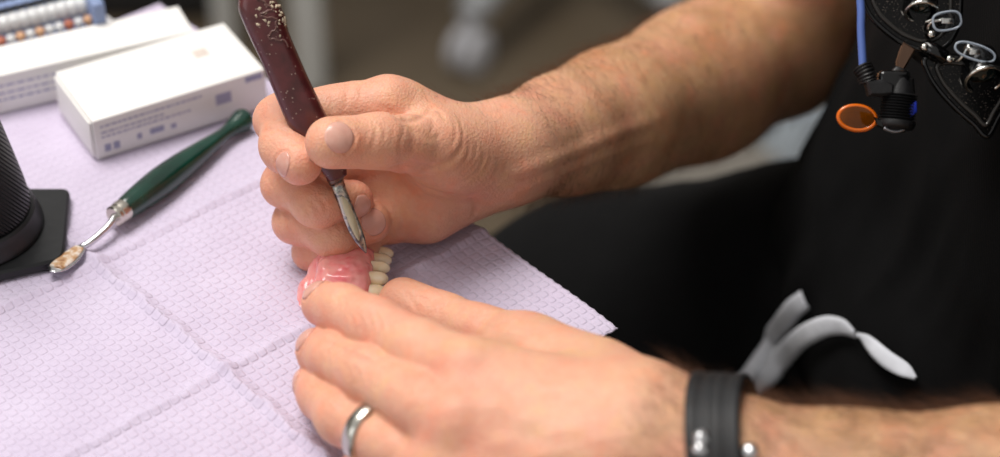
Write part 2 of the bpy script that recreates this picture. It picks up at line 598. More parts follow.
Rw = [((500,147,.890),12),((502,150,.896),12.5),((500,153,.900),12.5),((490,158,.900),12)]
Rextra = [((446,158,.866),(486,162,.884),15.0,14),      # thenar
          ((428,209,.8845),(462,190,.893),14.2,13.5),   # hypothenar
          ((470,152,.874),(514,152,.896),12.5,14.5),
          ((396,110,.868),(430,150,.872),10.5,12)]      # web of thumb and index
r_palm, r_fs, r_info = build_hand(RIGHT_F, RIGHT_T, R_CMC, Rw, Rextra)
Lw = [((630,418,.748),18),((635,428,.742),19),((632,442,.736),18),((628,458,.733),17)]
Lextra = [((530,366,.790),(610,400,.762),14,18),((470,378,.757),(520,352,.795),10.5,12),
          ((450,480,.740),(600,470,.733),13.5,18)]
l_palm, l_fs, l_info = build_hand(LEFT_F, LEFT_T, L_CMC, Lw, Lextra)

# ---- arms, torso (mostly inside the clothes)
C3 = lambda a, b, ra, rb: Cone(np.array(a), np.array(b), ra, rb)
def Pp(px, py, d): return P(px, py, d)
RA = [(512,151,.896,17.8),(560,133,.927,22),(612,117,.963,27),(700,82,1.033,34),(774,36,1.085,40.5)]
RA2 = [(520,149,.913,16.5),(565,136,.945,21.5),(616,119,.98,26.5),(700,86,1.045,33)]
def conechain(L): return [Cone(P(*L[i][:3]), P(*L[i+1][:3]), L[i][3]*MM, L[i+1][3]*MM) for i in range(len(L)-1)]
sh_r = np.array([.25, .22, 1.06]); sh_l = np.array([.30, -.17, 1.06])
el_r = P(*RA[-1][:3])
LA = [(655,440,.741,20.5),(725,463,.732,21.3),(850,494,.722,26),(1000,508,.715,31.5),(1330,600,.715,38)]
LA2 = [(655,468,.733,20),(725,489,.726,20.5),(850,520,.718,25),(1000,530,.713,30)]
el_l = P(*LA[-1][:3])
arm_r = Blend(conechain(RA)+conechain(RA2)+[Cone(el_r, sh_r, .039, .052)], .014)
arm_l = Blend(conechain(LA)+conechain(LA2)+[Cone(el_l, sh_l, .038, .052)], .014)
torso_items = [C3((.325, -.01, .56), (.315, .0, .74), .112, .10), C3((.31, .11, .56), (.31, .12, .74), .112, .105),
               C3((.315, .0, .74), (.315, .0, .95), .10, .095), C3((.31, .12, .74), (.31, .13, .95), .105, .10),
               Cone(np.array([.32, .0, .95]), sh_l+[.04, .05, -.01], .09, .05), Cone(np.array([.31, .13, .95]), sh_r+[.02, -.03, -.01], .10, .05),
               C3((.31, .05, 1.03), (.30, .05, 1.16), .06, .052),
               C3((.31, .13, .56), (.03, .15, .535), .078, .056), C3((.03, .15, .535), (-.05, .142, .485), .056, .048), C3((.31, -.06, .54), (-.03, -.10, .535), .078, .058),
               C3((-.05, .142, .485), (-.02, .15, .10), .044, .04), C3((-.03, -.10, .535), (-.01, -.10, .10), .052, .04)]
torso = Blend(torso_items, .03)

class Body:
    def __init__(s, parts, arms, hands): s.torso, s.arms, s.hands = parts, arms, hands
    def build(s):
        pass
def near_blend(a, b, k): return Blend([a, b], k)
def hand_sdf(palm, fs, arm, R):
    base = Blend([palm, arm], .018)
    return HandBlend(base, fs, .0085, R, .0003)
right = hand_sdf(r_palm, r_fs, arm_r, .0135)
left = hand_sdf(l_palm, l_fs, arm_l, .0115)
limbs = Blend([right, left, ], .0008)
raw = Blend([limbs, torso], .004)

# ---- creases, wrinkles and veins, laid on the surface where the photograph shows them
def pxline(pts, n=None):
    pts = np.array(pts, float); return spline(pts, n or max(3, 4*len(pts)))
MARKS = [
 ([(312,333),(340,349),(370,363),(400,378),(430,393)], 1.5,1.0),
 ([(313,371),(325,386),(345,402),(381,421),(421,447)], 1.5,.9),
 # (pixels, width mm, depth mm)  -- right thumb
 ([(352,127),(356,135),(354,146)], .5,.0),
 ([(373,121),(376,130),(374,142),(370,152)], .9,.28),([(381,120),(385,131),(383,144)], .8,.22),([(366,122),(368,132),(366,143)], .7,.18),([(389,121),(393,132),(391,146)], .9,.12),
 ([(400,118),(404,130),(400,146),(404,160)], 1.0,.25),
 # thumb / thenar boundary
 ([(388,168),(405,165),(425,167),(440,166),(452,160),(460,151),(464,142)], 1.3,1.1),
 ([(398,120),(412,121),(424,115),(433,107)], 1.2,1.0),([(383,107),(392,113),(399,118)], 1.2,.7),
 ([(433,108),(440,112),(444,120)], .9,.4),
 ([(428,112),(434,122),(431,132),(428,137)], .7,.22),([(410,128),(419,133),(431,137)], .6,.18),([(425,137),(434,139),(441,131)], .7,.2),
 ([(452,118),(456,128),(455,140),(449,149)], .9,.3),([(459,118),(463,130),(462,144),(455,155)], .9,.3),
 # wrist folds of the right hand
 ([(461,140),(462,150),(456,162),(443,170)], .8,.32),([(468,143),(469,152),(463,165),(446,177)], .75,.30),
 ([(475,138),(477,147),(473,160),(458,177)], .7,.20),([(482,148),(484,158),(477,172),(455,188)], .8,.30),
 ([(490,150),(491,158),(488,166),(478,182)], .65,.16),([(497,158),(498,168),(491,180),(472,194)], .8,.20),([(507,158),(506,166),(501,176)], .7,.10),([(465,150),(458,158),(449,164)], .5,.3),([(478,160),(470,172),(460,179)], .5,.3),
 # heel / palm lines
 ([(398,158),(405,172),(418,184),(436,192),(460,197),(478,194)], 1.4,.7),
 ([(391,190),(397,205),(402,220),(404,236)], 1.2,.5),([(470,198),(476,205),(474,216)], 1.2,.9),([(405,168),(420,190),(440,200)], 1.0,.3),
 # right index
 ([(370,97),(371,106),(372,117)], 1.2,1.0),([(349,84),(347,95),(345,110)], .9,.3),([(330,92),(333,104),(336,112)], .9,.35),([(360,88),(361,98)], .8,.3),
 ([(263,131),(272,129),(282,129),(290,133)], 1.1,.9),([(262,118),(272,120),(284,118)], .8,.3),([(266,137),(275,134),(284,135)], .7,.35),
 ([(286,154),(292,152),(298,155)], .7,.0),
 # right middle
 ([(306,199),(312,203),(318,211),(318,220)], .8,.4),([(313,197),(321,200),(326,208),(324,217)], .8,.4),([(303,205),(308,212),(309,219)], .7,.3),([(319,195),(309,200),(300,208)], .7,.3),
 ([(266,176),(272,185),(273,195)], .8,.25),([(275,170),(281,180),(283,190)], .8,.2),
 # right ring
 ([(334,222),(340,228),(340,236)], .8,.45),([(341,221),(347,227),(347,235)], .8,.4),([(328,224),(333,231),(332,238)], .7,.3),([(277,210),(279,220),(281,230)], .8,.3),([(284,208),(288,218),(290,231)], .8,.3),
 # left index
 ([(355,311),(361,321),(361,333)], 1.2,.45),([(364,309),(371,322),(370,337)], 1.2,.45),([(373,310),(380,324),(379,338)], 1.2,.4),([(347,311),(352,320),(351,330)], 1.0,.3),([(384,315),(389,326),(388,338)], 1.0,.25),
 ([(335,294),(338,302),(336,311)], 1.0,.3),([(341,293),(345,302),(343,313)], 1.0,.3),
 # left middle
 ([(352,364),(358,374),(356,386)], 1.2,.4),([(361,364),(368,376),(366,389)], 1.2,.45),([(371,367),(378,379),(376,391)], 1.1,.4),([(343,363),(348,371),(347,380)], 1.0,.3),
 ([(325,346),(328,354),(326,362)], 1.0,.3),([(332,348),(335,356),(333,365)], 1.0,.3),
 # left thumb and the web
 ([(404,292),(412,300),(418,310)], 1.1,.5),([(412,295),(424,299),(440,299)], 1.2,.6),([(436,312),(444,306),(452,305)], 1.0,.45),([(455,315),(480,318),(505,322)], 1.2,.35),([(446,308),(470,311),(496,317)], 1.2,.35),
 ([(478,322),(500,330),(520,333)], 1.1,.3),
]
VEINS = [ # raised veins and tendons
 ([(505,178),(560,158),(610,137),(660,118)], 3.2,-.0012),([(520,190),(570,168),(620,150),(670,138)], 3.0,-.0009),
 ([(500,372),(540,385),(585,395),(640,402)], 3.5,-.0007),([(490,400),(540,425),(600,436)], 3.5,-.0008),([(480,435),(530,450),(590,455)], 3.5,-.0006),
 ([(560,380),(600,384),(650,392)], 2.5,-.0006),([(770,425),(840,440),(920,430),(990,440)], 3,-.0007),
]
allpx = []; spans = []
for (pts, w, dep) in MARKS: L = pxline(pts); spans.append((len(allpx), len(L), w*MM, dep*MM)); allpx += [tuple(x) for x in L]
for (pts, w, dep) in VEINS: L = pxline(pts); spans.append((len(allpx), len(L), w*MM, dep)); allpx += [tuple(x) for x in L]
hitp, hitt = trace(limbs, allpx)
marked = Marks(raw); print('traced', time.time()-T0)
for (s0, n, w, dep) in spans:
    if dep == 0: continue
    L = hitp[s0:s0+n]
    if np.max(np.linalg.norm(np.diff(L, axis=0), axis=1)) > .02: continue
    marked.add(L, w, dep*(1.45 if w > .001 else 1.7))

# ---- fingernails
NAILS = []
def nail(f, info, dorsal, rad, width=.78, length=1.15, pos=.22, mat=None):
    a, b, inw, ra, rb = info
    ax = norm(b-a); N = norm(dorsal-np.dot(dorsal, ax)*ax); S = np.cross(ax, N)
    c = b+ax*rb*pos
    w = rb*width; l = rb*length
    NU, NV = 15, 17
    rows = []; org = []; dirs = []
    for j in range(NV):
        v = -1+2*j/(NV-1)
        for i in range(NU):
            u = -1+2*i/(NU-1)
            # round the proximal end and the free edge
            uu = u*math.sqrt(max(0, 1-.55*abs(v)**(3 if v > 0 else 4)))
            ang = uu*w/rb*1.12
            vv = v*(1-.22*u*u) if v > 0 else v*(1-.30*u*u)
            o = c+ax*vv*l*.5*1.0
            # bend the ray fan so the rays near the tip lean back towards it
            d = N*math.cos(ang)+S*math.sin(ang)
            org.append(o+d*rb*1.6); dirs.append(-d)
    org = np.array(org); dirs = np.array(dirs); t = np.zeros(len(org))
    for _ in range(40): t += np.clip(f(org+dirs*t[:, None]), -.002, .01)*.9
    surf = org+dirs*t[:, None]
    # smooth the surface a little: a nail is stiffer than the flesh
    g = surf.reshape(NV, NU, 3)
    for _ in range(6):
        k = g.copy(); k[1:-1] = (g[:-2]+g[2:]+2*g[1:-1])/4; k[:, 1:-1] = (k[:, :-2]+k[:, 2:]+2*k[:, 1:-1])/4; g = k
    surf = g.reshape(-1, 3)
    nr = -dirs
    edge = np.array([max(abs(-1+2*i/(NU-1)), abs(-1+2*j/(NV-1)))**6 if j < NV-2 else abs(-1+2*i/(NU-1))**6 for j in range(NV) for i in range(NU)])
    top = surf+nr*(.00050-.00045*edge)[:, None]; bot = surf-nr*.0011
    V = np.vstack([top, bot]); Fs = []; n = NU*NV
    for j in range(NV-1):
        for i in range(NU-1):
            p = j*NU+i; q = (p, p+1, p+NU+1, p+NU); Fs.append(q); Fs.append(tuple(x+n for x in q[::-1]))
    ring = [i for i in range(NU)]+[j*NU+NU-1 for j in range(1, NV)]+[(NV-1)*NU+i for i in range(NU-2, -1, -1)]+[j*NU for j in range(NV-2, 0, -1)]
    for i in range(len(ring)):
        p, q = ring[i], ring[(i+1) % len(ring)]; Fs.append((p, q, q+n, p+n))
    NAILS.append((V, Fs))
    # the fold of skin round the nail (sides and root)
    fold = [surf[j*NU+0]-S*.0003 for j in range(NV-3, -1, -1)]+[surf[i]-ax*.0003 for i in range(1, NU-1)]+[surf[j*NU+NU-1]+S*.0003 for j in range(0, NV-2)]
    marked.add(fold, .00055, .00075, taper=False)
    out = [p+norm(p-c-np.dot(p-c, N)*N)*.0013 for p in fold]
    marked.add(out, .0010, -.00035, taper=False)

def nail_px(f, info, px, **k):
    p, _ = trace(f, [px]); n = grad(f, p)[0]
    nail(f, info, n, info[4], **k)
R_F = dict(zip(('index', 'middle', 'ring', 'little', 'thumb'), [q[0] for q in r_fs]))
L_F = dict(zip(('index', 'middle', 'ring', 'little', 'thumb'), [q[0] for q in l_fs]))
nail_px(R_F['thumb'], r_info['thumb'][-1], (331,137), width=.62, length=1.2, pos=.10)
nail_px(R_F['index'], r_info['index'][-1], (291,171), width=.62, length=1.0, pos=.1)
nail_px(R_F['middle'], r_info['middle'][-1], (355,208), width=.60, length=1.1, pos=.1)
nail_px(R_F['ring'], r_info['ring'][-1], (368,223), width=.66, length=1.3, pos=.0)
for nm in ('index', 'middle', 'ring', 'little'):
    inf = l_info[nm][-1]; nail(L_F[nm], inf, -inf[2], inf[4], width=.62, length=1.0, pos=.15)

print('nails', time.time()-T0)
gx = axis_grid(-.16, .47, -.102, .075, GH, .006)
ylo = min(P(440,500,.738)[1], P(560,450,.74)[1])-.012
gy = axis_grid(-.42, .34, -.135, .010, GH, .006)
gz = axis_grid(.03, 1.30, .748, .832, GH, .007)
V, Q = mesh_sdf('body', marked, gx, gy, gz)
print('body verts', len(V), 'time', time.time()-T0)
body_me = mesh_arrays('body', V, Q)

# skin colour: real pigment differences (tanned forearms, pink knuckles and finger ends), palm darker and warmer
def colour_skin(V):
    base = np.array(srgb('e0aa8e')); tan = np.array(srgb('cfa07a')); pink = np.array(srgb('de9680')); palm = np.array(srgb('d59c80'))
    c = np.tile(base, (len(V), 1))
    def mixin(col, w):
        nonlocal c
        w = np.clip(w, 0, 1)[:, None]; c = c*(1-w)+col*w
    # tan grows from the wrists to the elbows
    wr = P(512,153,.896); er = P(768,30,1.085); t = ((V-wr)@(er-wr))/np.dot(er-wr, er-wr)
    far = V[:, 1] > -.03
    mixin(tan, np.where(far, np.clip(t*2.6+.15, 0, 1), 0))
    wl = P(610,420,.75); e2 = P(1330,600,.715); t = ((V-wl)@(e2-wl))/np.dot(e2-wl, e2-wl)
    mixin(tan, np.where(~far, np.clip(t*3.0+.1, 0, 1), 0))
    for F, T in ((RIGHT_F, RIGHT_T), (LEFT_F, LEFT_T)):
        for nm, L in list(F.items())+[('thumb', T)]:
            for i, (a, b, d, r) in enumerate(L):
                w = (.55, .50, .30, .70)[i] if nm != 'thumb' else (.25, .3, .55)[i]
                s = r*MM*1.15
                dd = np.sum((V-P(a, b, d))**2, 1)
                mixin(pink, w*np.exp(-dd/(s*s*1.4)))
    # palm of the right hand
    d = np.sum((V-P(425,195,.868))**2, 1); mixin(palm, .8*np.exp(-d/(.032**2)))
    for mask, a_, b_ in ((far, P(512,153,.896), P(768,30,1.085)), (~far, P(640,430,.75), P(1330,600,.715))):
        t = ((V-a_)@(b_-a_))/np.dot(b_-a_, b_-a_)
        n = vnoise(V, .009, 8)*.6+vnoise(V, .020, 9)*.6
        mixin(np.array(srgb('a5714a')), np.where(mask, np.clip(t*5, 0, 1)*np.clip(.16+n*.55, 0, .55), 0))
    n = vnoise(V, .011, 3); mixin(pink, .5*np.clip(n+.1, 0, 1)); n = vnoise(V, .016, 5); mixin(np.array(srgb('dcb08a')), .3*np.clip(n, 0, 1))
    return c
set_color(body_me, 'tint', colour_skin(V))
SKIN = skin_mat(); NAIL = nail_mat()
person = thing('person', 'person in black T-shirt and trousers, bare forearms reaching in to carve a denture', 'person', loc=(.29, .03, 0))
body = put('body', body_me, SKIN, person)
for g in NAILS:
    geo('fingernail', g, NAIL, person)
# ------------------------------------------------------------------ clothes
class Disp:
    def __init__(s, base, fn, amp): s.base, s.fn, s.amp = base, fn, amp
    def bounds(s, c):
        a, b = lbub(s.base, c); return a-s.amp, b+s.amp
    def prune(s, c, R): return Disp(prune(s.base, c, R), s.fn, s.amp)
    def __call__(s, p): return s.base(p)+s.fn(p)
class Cut:
    """keep the part of base where fn(p) < 0"""
    def __init__(s, base, fn): s.base, s.fn = base, fn
    def bounds(s, c):
        a, b = lbub(s.base, c); v = float(s.fn(np.array([c]))[0]); return max(a, v-.001), max(b, v+.001)
    def prune(s, c, R): return Cut(prune(s.base, c, R), s.fn)
    def __call__(s, p): return np.maximum(s.base(p), s.fn(p))

def shirt_folds(p):
    # long soft folds falling from the chest to the lap, creased across the waist
    q = np.stack([p[..., 0]*.9+p[..., 2]*.28, p[..., 1]+p[..., 2]*.22-.15*p[..., 0], p[..., 2]*.22], -1)
    n = vnoise(q, .045, 11); m = vnoise(q, .020, 12)
    w = np.clip((1.0-p[..., 2])*2.2, .3, 1)
    return (-.007*(1-np.abs(n)*1.7)-.0025*(1-np.abs(m)*1.8))*w
sh_items = [C3((.325, -.01, .60), (.315, .0, .74), .125, .115), C3((.315, .115, .60), (.31, .12, .74), .130, .122),
            C3((.315, .0, .74), (.315, .0, .95), .115, .110), C3((.31, .12, .74), (.31, .13, .95), .122, .115),
            C3((.285, .06, .66), (.30, .07, .80), .115, .110),
            C3((.230, .115, .64), (.240, .02, .63), .083, .085), C3((.230, .115, .64), (.294, .11, .78), .083, .109),
            Cone(np.array([.32, .0, .95]), sh_l+[.04, .05, -.01], .105, .065), Cone(np.array([.29, .12, .95]), sh_r+[.02, -.03, -.01], .112, .068),
            Cone(sh_l, sh_l+(el_l-sh_l)*.62, .066, .062), Cone(sh_r, sh_r+(el_r-sh_r)*.55, .066, .064)]
shirt_b = Blend(sh_items, .035)
shirt_s = Cut(Disp(shirt_b, shirt_folds, .011), lambda p: np.maximum(.585-p[..., 2], p[..., 2]-1.115))
def trouser_folds(p):
    q = np.stack([p[..., 0]*.5, p[..., 1]+.4*p[..., 0], p[..., 2]], -1)
    hip = np.clip((p[..., 0]-.02)*5, 0, 1)
    q2 = np.stack([p[..., 0]+.5*p[..., 1], p[..., 1]*.4, p[..., 2]*.4], -1)
    return -.004*(1-np.abs(vnoise(q, .05, 21))*1.6)-.006*hip*(1-np.abs(vnoise(q2, .035, 22))*1.7)
tr_items = [C3((.30, .145, .578), (.05, .150, .548), .104, .076), C3((.05, .150, .548), (-.06, .140, .480), .076, .060),
            C3((.30, -.06, .545), (-.03, -.10, .54), .094, .076),
            C3((-.06, .14, .48), (-.03, .15, .06), .060, .055), C3((-.03, -.10, .53), (-.01, -.10, .06), .068, .055),
            C3((.31, -.05, .55), (.31, .11, .55), .125, .125)]
trouser_s = Cut(Disp(Blend(tr_items, .03), trouser_folds, .011), lambda p: .055-p[..., 2])
CLOTH = cloth_mat('black_cotton', '070708', 1500, .0); TROU = cloth_mat('black_twill', '0a0a0b', 1200, .02)
V, Q = mesh_sdf('shirt', shirt_s, axis_grid(.0, .52, .10, .25, CH, .012), axis_grid(-.40, .42, -.1, .22, CH, .012), axis_grid(.56, 1.14, .60, .95, CH, .012))
shirt = put('shirt', mesh_arrays('shirt', V, Q), CLOTH, person)
V, Q = mesh_sdf('trousers', trouser_s, axis_grid(-.16, .50, 0, .2, CH, .012), axis_grid(-.24, .30, -.1, .24, CH, .012), axis_grid(.03, .72, .52, .70, CH, .016))
trousers = put('trousers', mesh_arrays('trousers', V, Q), TROU, person)
cloth_u = Blend([shirt_s, trouser_s], .001)
shirt_s.at = lambda c: 0

# pale drawstring ends lying over the lap
def ribbon(path, width, thick=.0011, lift=.004):
    """path: (px, py, width px, twist deg, lift mm)"""
    hp, ht = trace(cloth_u, [(a[0], a[1]) for a in path])
    C = spline(np.hstack([hp, [[a[2], a[3], a[4]] for a in path]]), 44)
    pts = C[:, :3]; N = grad(cloth_u, pts)
    for _ in range(4): N[1:-1] = (N[:-2]+N[1:-1]*2+N[2:])/4
    V = []; Fs = []; n = len(pts)
    tg = np.gradient(pts, axis=0)
    for i in range(n):
        dd = (pts[i]-CAM)@FW; view = norm(CAM-pts[i])
        t = norm(tg[i]); nn = norm(N[i]*.35+view*.65); nn = norm(nn-np.dot(nn, t)*t); s = np.cross(t, nn)
        tw = math.radians(C[i, 4]); s2 = s*math.cos(tw)+nn*math.sin(tw); n2 = np.cross(s2, t)
        hw = C[i, 3]*dd/F_PX/2; c = pts[i]+N[i]*C[i, 5]*.001
        for (u, v) in ((-1, -1), (-.5, -1), (0, -1), (.5, -1), (1, -1), (1, 1), (.5, 1), (0, 1), (-.5, 1), (-1, 1)):
            V.append(c+s2*hw*u+n2*(thick/2*v+.0006*(1-u*u)))
    for i in range(n-1):
        for k in range(10):
            k2 = (k+1) % 10; Fs.append((i*10+k, i*10+k2, (i+1)*10+k2, (i+1)*10+k))
    Fs.append(tuple(range(9, -1, -1))); Fs.append(tuple((n-1)*10+k for k in range(10)))
    return V, Fs
TAPE = cloth_mat('grey_tape', 'cfd2d9', 2500, .1)
geo('drawstring', ribbon([(728,402,13,0,6),(748,374,15,8,8),(778,337,18,5,7),(801,309,21,0,6),(814,299,20,0,5)], 1), TAPE, trousers)
geo('drawstring', ribbon([(738,404,13,5,6),(762,381,18,0,7),(797,350,23,0,7),(828,333,22,-5,7),(850,328,18,-20,6),(864,336,9,-50,5)], 1), TAPE, trousers)
geo('drawstring', ribbon([(866,336,4,-60,5),(878,343,13,-15,6),(897,360,17,0,6),(912,370,15,10,5),(922,378,4,20,4)], 1), TAPE, trousers)

# ------------------------------------------------------------------ hair on the arms
def hairs(n, armsdf, axis_px, wdt, lmin, lmax, seed, dens=None):
    r = np.random.default_rng(seed); V = []; Fs = []
    A = np.array([P(*a[:3]) for a in axis_px]); R = [a[3]*MM for a in axis_px]
    seg = np.linalg.norm(np.diff(A, axis=0), axis=1); cs = np.concatenate([[0], np.cumsum(seg)])
    org = []; dr = []; ax = []
    for _ in range(n):
        s = r.uniform(0, cs[-1]); i = min(np.searchsorted(cs, s)-1, len(seg)-1); i = max(i, 0); u = (s-cs[i])/seg[i]
        t = norm(A[i+1]-A[i]); o = A[i]+(A[i+1]-A[i])*u; _, a, b = frame_along(t); th = r.uniform(0, 2*math.pi)
        d = a*math.cos(th)+b*math.sin(th); org.append(o+d*.07); dr.append(-d); ax.append(t)
    org = np.array(org); dr = np.array(dr); t = np.zeros(len(org))
    for _ in range(30): t += np.clip(armsdf(org+dr*t[:, None]), -.01, .02)*.95
    pts = org+dr*t[:, None]; N = grad(armsdf, pts)
    face = np.einsum('ij,ij->i', N, CAM-pts) > -.25
    for p, nn, tx, ok in zip(pts, N, ax, face):
        if not ok: continue
        if dens is not None and r.random() > dens(p, nn): continue
        L = r.uniform(lmin, lmax); side = np.cross(nn, tx)
        d = norm(-tx*r.uniform(.25, .9)+side*r.uniform(-.65, .65)+nn*r.uniform(.35, .8))
        bend = norm(-tx*r.uniform(.2, 1)+side*r.uniform(-.8, .8)-nn*.4)
        w = r.uniform(.7, 1.2)*wdt; sd = norm(np.cross(d, nn)+1e-6); s3 = np.cross(sd, d); k0 = len(V); K = 4
        for k in range(K+1):
            f = k/K; c = p-nn*.0003+d*L*f+bend*L*.45*f*f
            for q in range(3):
                an = q*2.094; V.append(c+(sd*math.cos(an)+s3*math.sin(an))*w*(1-f*.85))
        for k in range(K):
            for q in range(3):
                q2 = (q+1) % 3; Fs.append((k0+k*3+q, k0+k*3+q2, k0+k*3+3+q2, k0+k*3+3+q))
    return V, Fs
HAIR = MT('arm_hair'); HAIR.set(rough=.45, color=srgb('5c3a22')); HAIR = HAIR.m
h1 = hairs(int(9000*HF), right, RA, .000045, .006, .013, 31)
h2 = hairs(int(9500*HF), left, LA[:4], .00005, .006, .014, 32, dens=lambda p, n: np.clip((p[0]+.02)/.12, .05, 1))
h3 = hairs(int(260*HF), right, [(400,112,.866,16),(512,150,.894,22)], .00004, .004, .009, 33, dens=lambda p, n: 1.0 if n[1] > -.15 else 0.0)
me = mesh_py('arm_hair', *join_geo([h1, h2, h3])); ah = put('arm_hair', me, HAIR, person); ah['kind'] = 'stuff'
# ------------------------------------------------------------------ watch and ring
def band(sdf, c, axis, hw, th, off=.0, n=72, profile=None, rad=.06, a0=0, a1=2*math.pi, smooth=6, wfun=None):
    """strip wrapped round a limb: rays from outside find the surface at each angle and position"""
    t, a, b = frame_along(axis); prof = profile or [(-1, 0), (-1, 1), (-.85, 1.1), (0, 1.1), (.85, 1.1), (1, 1), (1, 0)]
    closed = abs(a1-a0-2*math.pi) < 1e-6; N = n if closed else n+1
    ang = [a0+(a1-a0)*i/n for i in range(N)]
    R = np.zeros((N, len(prof)))
    for j, (u, h) in enumerate(prof):
        o = np.array([c+t*hw*u+(a*math.cos(x)+b*math.sin(x))*rad for x in ang]); d = np.array([-(a*math.cos(x)+b*math.sin(x)) for x in ang])
        s = np.zeros(N)
        for _ in range(40): s += np.clip(sdf(o+d*s[:, None]), -.005, .02)*.95
        R[:, j] = rad-s
    R = np.repeat(R.max(1)[:, None], len(prof), 1)*.6+R*.4
    for _ in range(smooth):
        R = (np.roll(R, 1, 0)+2*R+np.roll(R, -1, 0))/4 if closed else R
    V = []; Fs = []; M = len(prof)
    for i, x in enumerate(ang):
        wf = wfun(x) if wfun else 1
        for j, (u, h) in enumerate(prof):
            V.append(c+t*hw*u*wf+(a*math.cos(x)+b*math.sin(x))*(R[i, j]+off+th*h))
    for i in range(N if closed else N-1):
        k = (i+1) % N
        for j in range(M-1): Fs.append((i*M+j, i*M+j+1, k*M+j+1, k*M+j))
        Fs.append((i*M+M-1, i*M, k*M, k*M+M-1))
    if not closed: Fs.append(tuple(range(M))); Fs.append(tuple((N-1)*M+j for j in range(M-1, -1, -1)))
    return V, Fs
STEEL = plain('polished_steel', 'd8d8da', .22, 1, .05); DARKM = plain('black_metal', '141416', .35, .6, .1)
STRAP = MT('ribbed_black_strap'); STRAP.set(rough=.55, spec=.35); STRAP.col(STRAP.ramp(STRAP.noise(120, 4), [(.3, srgb('17181a')), (.7, srgb('222325'))])); STRAP.bump(STRAP.noise(900, 3), .25, .0004); STRAP = STRAP.m
wc = (P(733,463,.732)+P(733,489,.726))/2; wax = norm(P(850,480,.722)-P(655,431,.741))
# lean of the strap on the wrist as in the photograph
wax2 = norm(wax-UP*.0+UP*.36)
watch = thing('wristwatch', 'wristwatch with ribbed black strap and steel case on the near wrist', 'watch', loc=tuple(wc))
prof = [(-1, -.3), (-1, .8), (-.93, 1), (-.60, 1), (-.55, .82), (-.38, .82), (-.33, 1), (-.05, 1), (0, .82), (.05, 1), (.33, 1), (.38, .82), (.55, .82), (.6, 1), (.93, 1), (1, .8), (1, -.3)]
geo('strap', band(left, wc, wax2, .0090, .0019, .0005, profile=prof, rad=.055), STRAP, watch)
t, a, b = frame_along(wax2)
cdir = norm(-UP*.80-FW*.62); cdir = norm(cdir-np.dot(cdir, t)*t); cs = np.cross(t, cdir)
cc = wc+cdir*.0335
cg = lathe(cc, cdir, [(.0, -.004), (.016, -.004), (.0185, -.002), (.019, .003), (.0175, .0055), (.0165, .006), (.016, .005)], 48)
case = geo('watch_case', cg, STEEL, watch, auto=.6)
geo('watch_face', lathe(cc+cdir*.0042, cdir, [(.0, 0), (.0158, 0), (.0158, .0006), (0, .0006)], 40), plain('white_dial', 'e8e8e6', .3), case)
geo('crown', lathe(cc-t*.0185, -t, [(0, 0), (.0028, 0), (.0028, .003), (.002, .004), (0, .004)], 16), STEEL, case)
def bead(px, py, r, nm='lug'):
    p, _ = trace(left, [(px, py)]); n = grad(left, p)[0]
    return lathe(p[0]+n*.0006, n, [(0, 0), (r*.9, 0), (r*1.05, r*.4), (r*.9, r*.9), (r*.5, r*1.2), (0, r*1.3)], 20)
for q in ((702,440), (701,451), (750,454)):
    geo('lug', bead(*q, .0030), STEEL, watch)

rt = .66; A = P(*LEFT_F['ring'][0][:3]); B = P(*LEFT_F['ring'][1][:3])
rc = A+(B-A)*rt; rax = norm(B-A)
ring_g = band(L_F['ring'], rc, rax, .0031, .0016, -.0002, profile=[(-1, -.2), (-1, .6), (-.8, 1), (0, 1.12), (.8, 1), (1, .6), (1, -.2)], rad=.02, smooth=3)
tag(geo('finger_ring', ring_g, plain('brushed_ring', 'c9c6bd', .24, 1, .1)), 'plain silver ring round the ring finger of the near hand', 'ring')
# ------------------------------------------------------------------ paper, table
ED_A = norm(PT(480,228)-PT(618,325)); ED_A = norm(ED_A*1); ED_B = np.array([-ED_A[1], ED_A[0], 0.0]); ED_B = ED_B if ED_B[0] < 0 else -ED_B
KC = PT(618,325)
table = thing('work_table', 'table top covered by the lilac paper sheet', 'table', loc=tuple(KC*[1, 1, 0]))
TT = .0026
tc = KC+ED_A*.42+ED_B*.55; tc = tc*[1, 1, 0]
def tb(u0, u1, v0, v1, z0, z1, bev=.003):
    c = KC*[1, 1, 0]+ED_A*(u0+u1)/2+ED_B*(v0+v1)/2+np.array([0, 0, (z0+z1)/2])
    return boxgeo(c, ED_A*(u1-u0)/2, ED_B*(v1-v0)/2, np.array([0, 0, (z1-z0)/2]), bev)
geo('table_top', tb(.022, .60, .022, .95, TZ-.026, TZ-TT), plain('white_laminate', 'e4e2e2', .4), table, auto=.5)
for u, v in ((.05, .32), (.57, .08), (.05, .90), (.57, .90)):
    geo('leg', tb(u-.018, u+.018, v-.018, v+.018, 0, TZ-.026, .002), plain('grey_leg', '8d8f90', .4, .3), table, auto=.5)

PU, PV = .3205, .60
Cr = PT(225,372)-KC; cu, cv = Cr@ED_A, Cr@ED_B
C2 = PT(105,258)-KC; cu2 = C2@ED_A
def paper_z(u, v):
    """creases where the sheet was folded, slight lift of the free corner, gentle cockling"""
    z = np.zeros_like(u)
    jit = .0009*np.sin(u*210)+.0007*np.sin(u*530+1)
    z += .0048*np.exp(-np.sqrt((v-cv-jit*.7)**2+4e-7)/.0026)-.0012*np.exp(-((v-cv)/.008)**2)
    jit = .0009*np.sin(v*190+.5)+.0006*np.sin(v*480)
    for c, h in ((cu, .0024), (cu2, .0024)): z += h*np.exp(-np.sqrt((u-c-jit*.8)**2+3e-7)/.0019)
    z += .0006*np.sin(u*38+1)*np.sin(v*31)+.0003*np.sin(u*95+v*60)
    ed = np.exp(-u/.03)*np.exp(-v/.05); z += -.0016*ed
    z += .0010*np.exp(-u/.012)*0
    return z
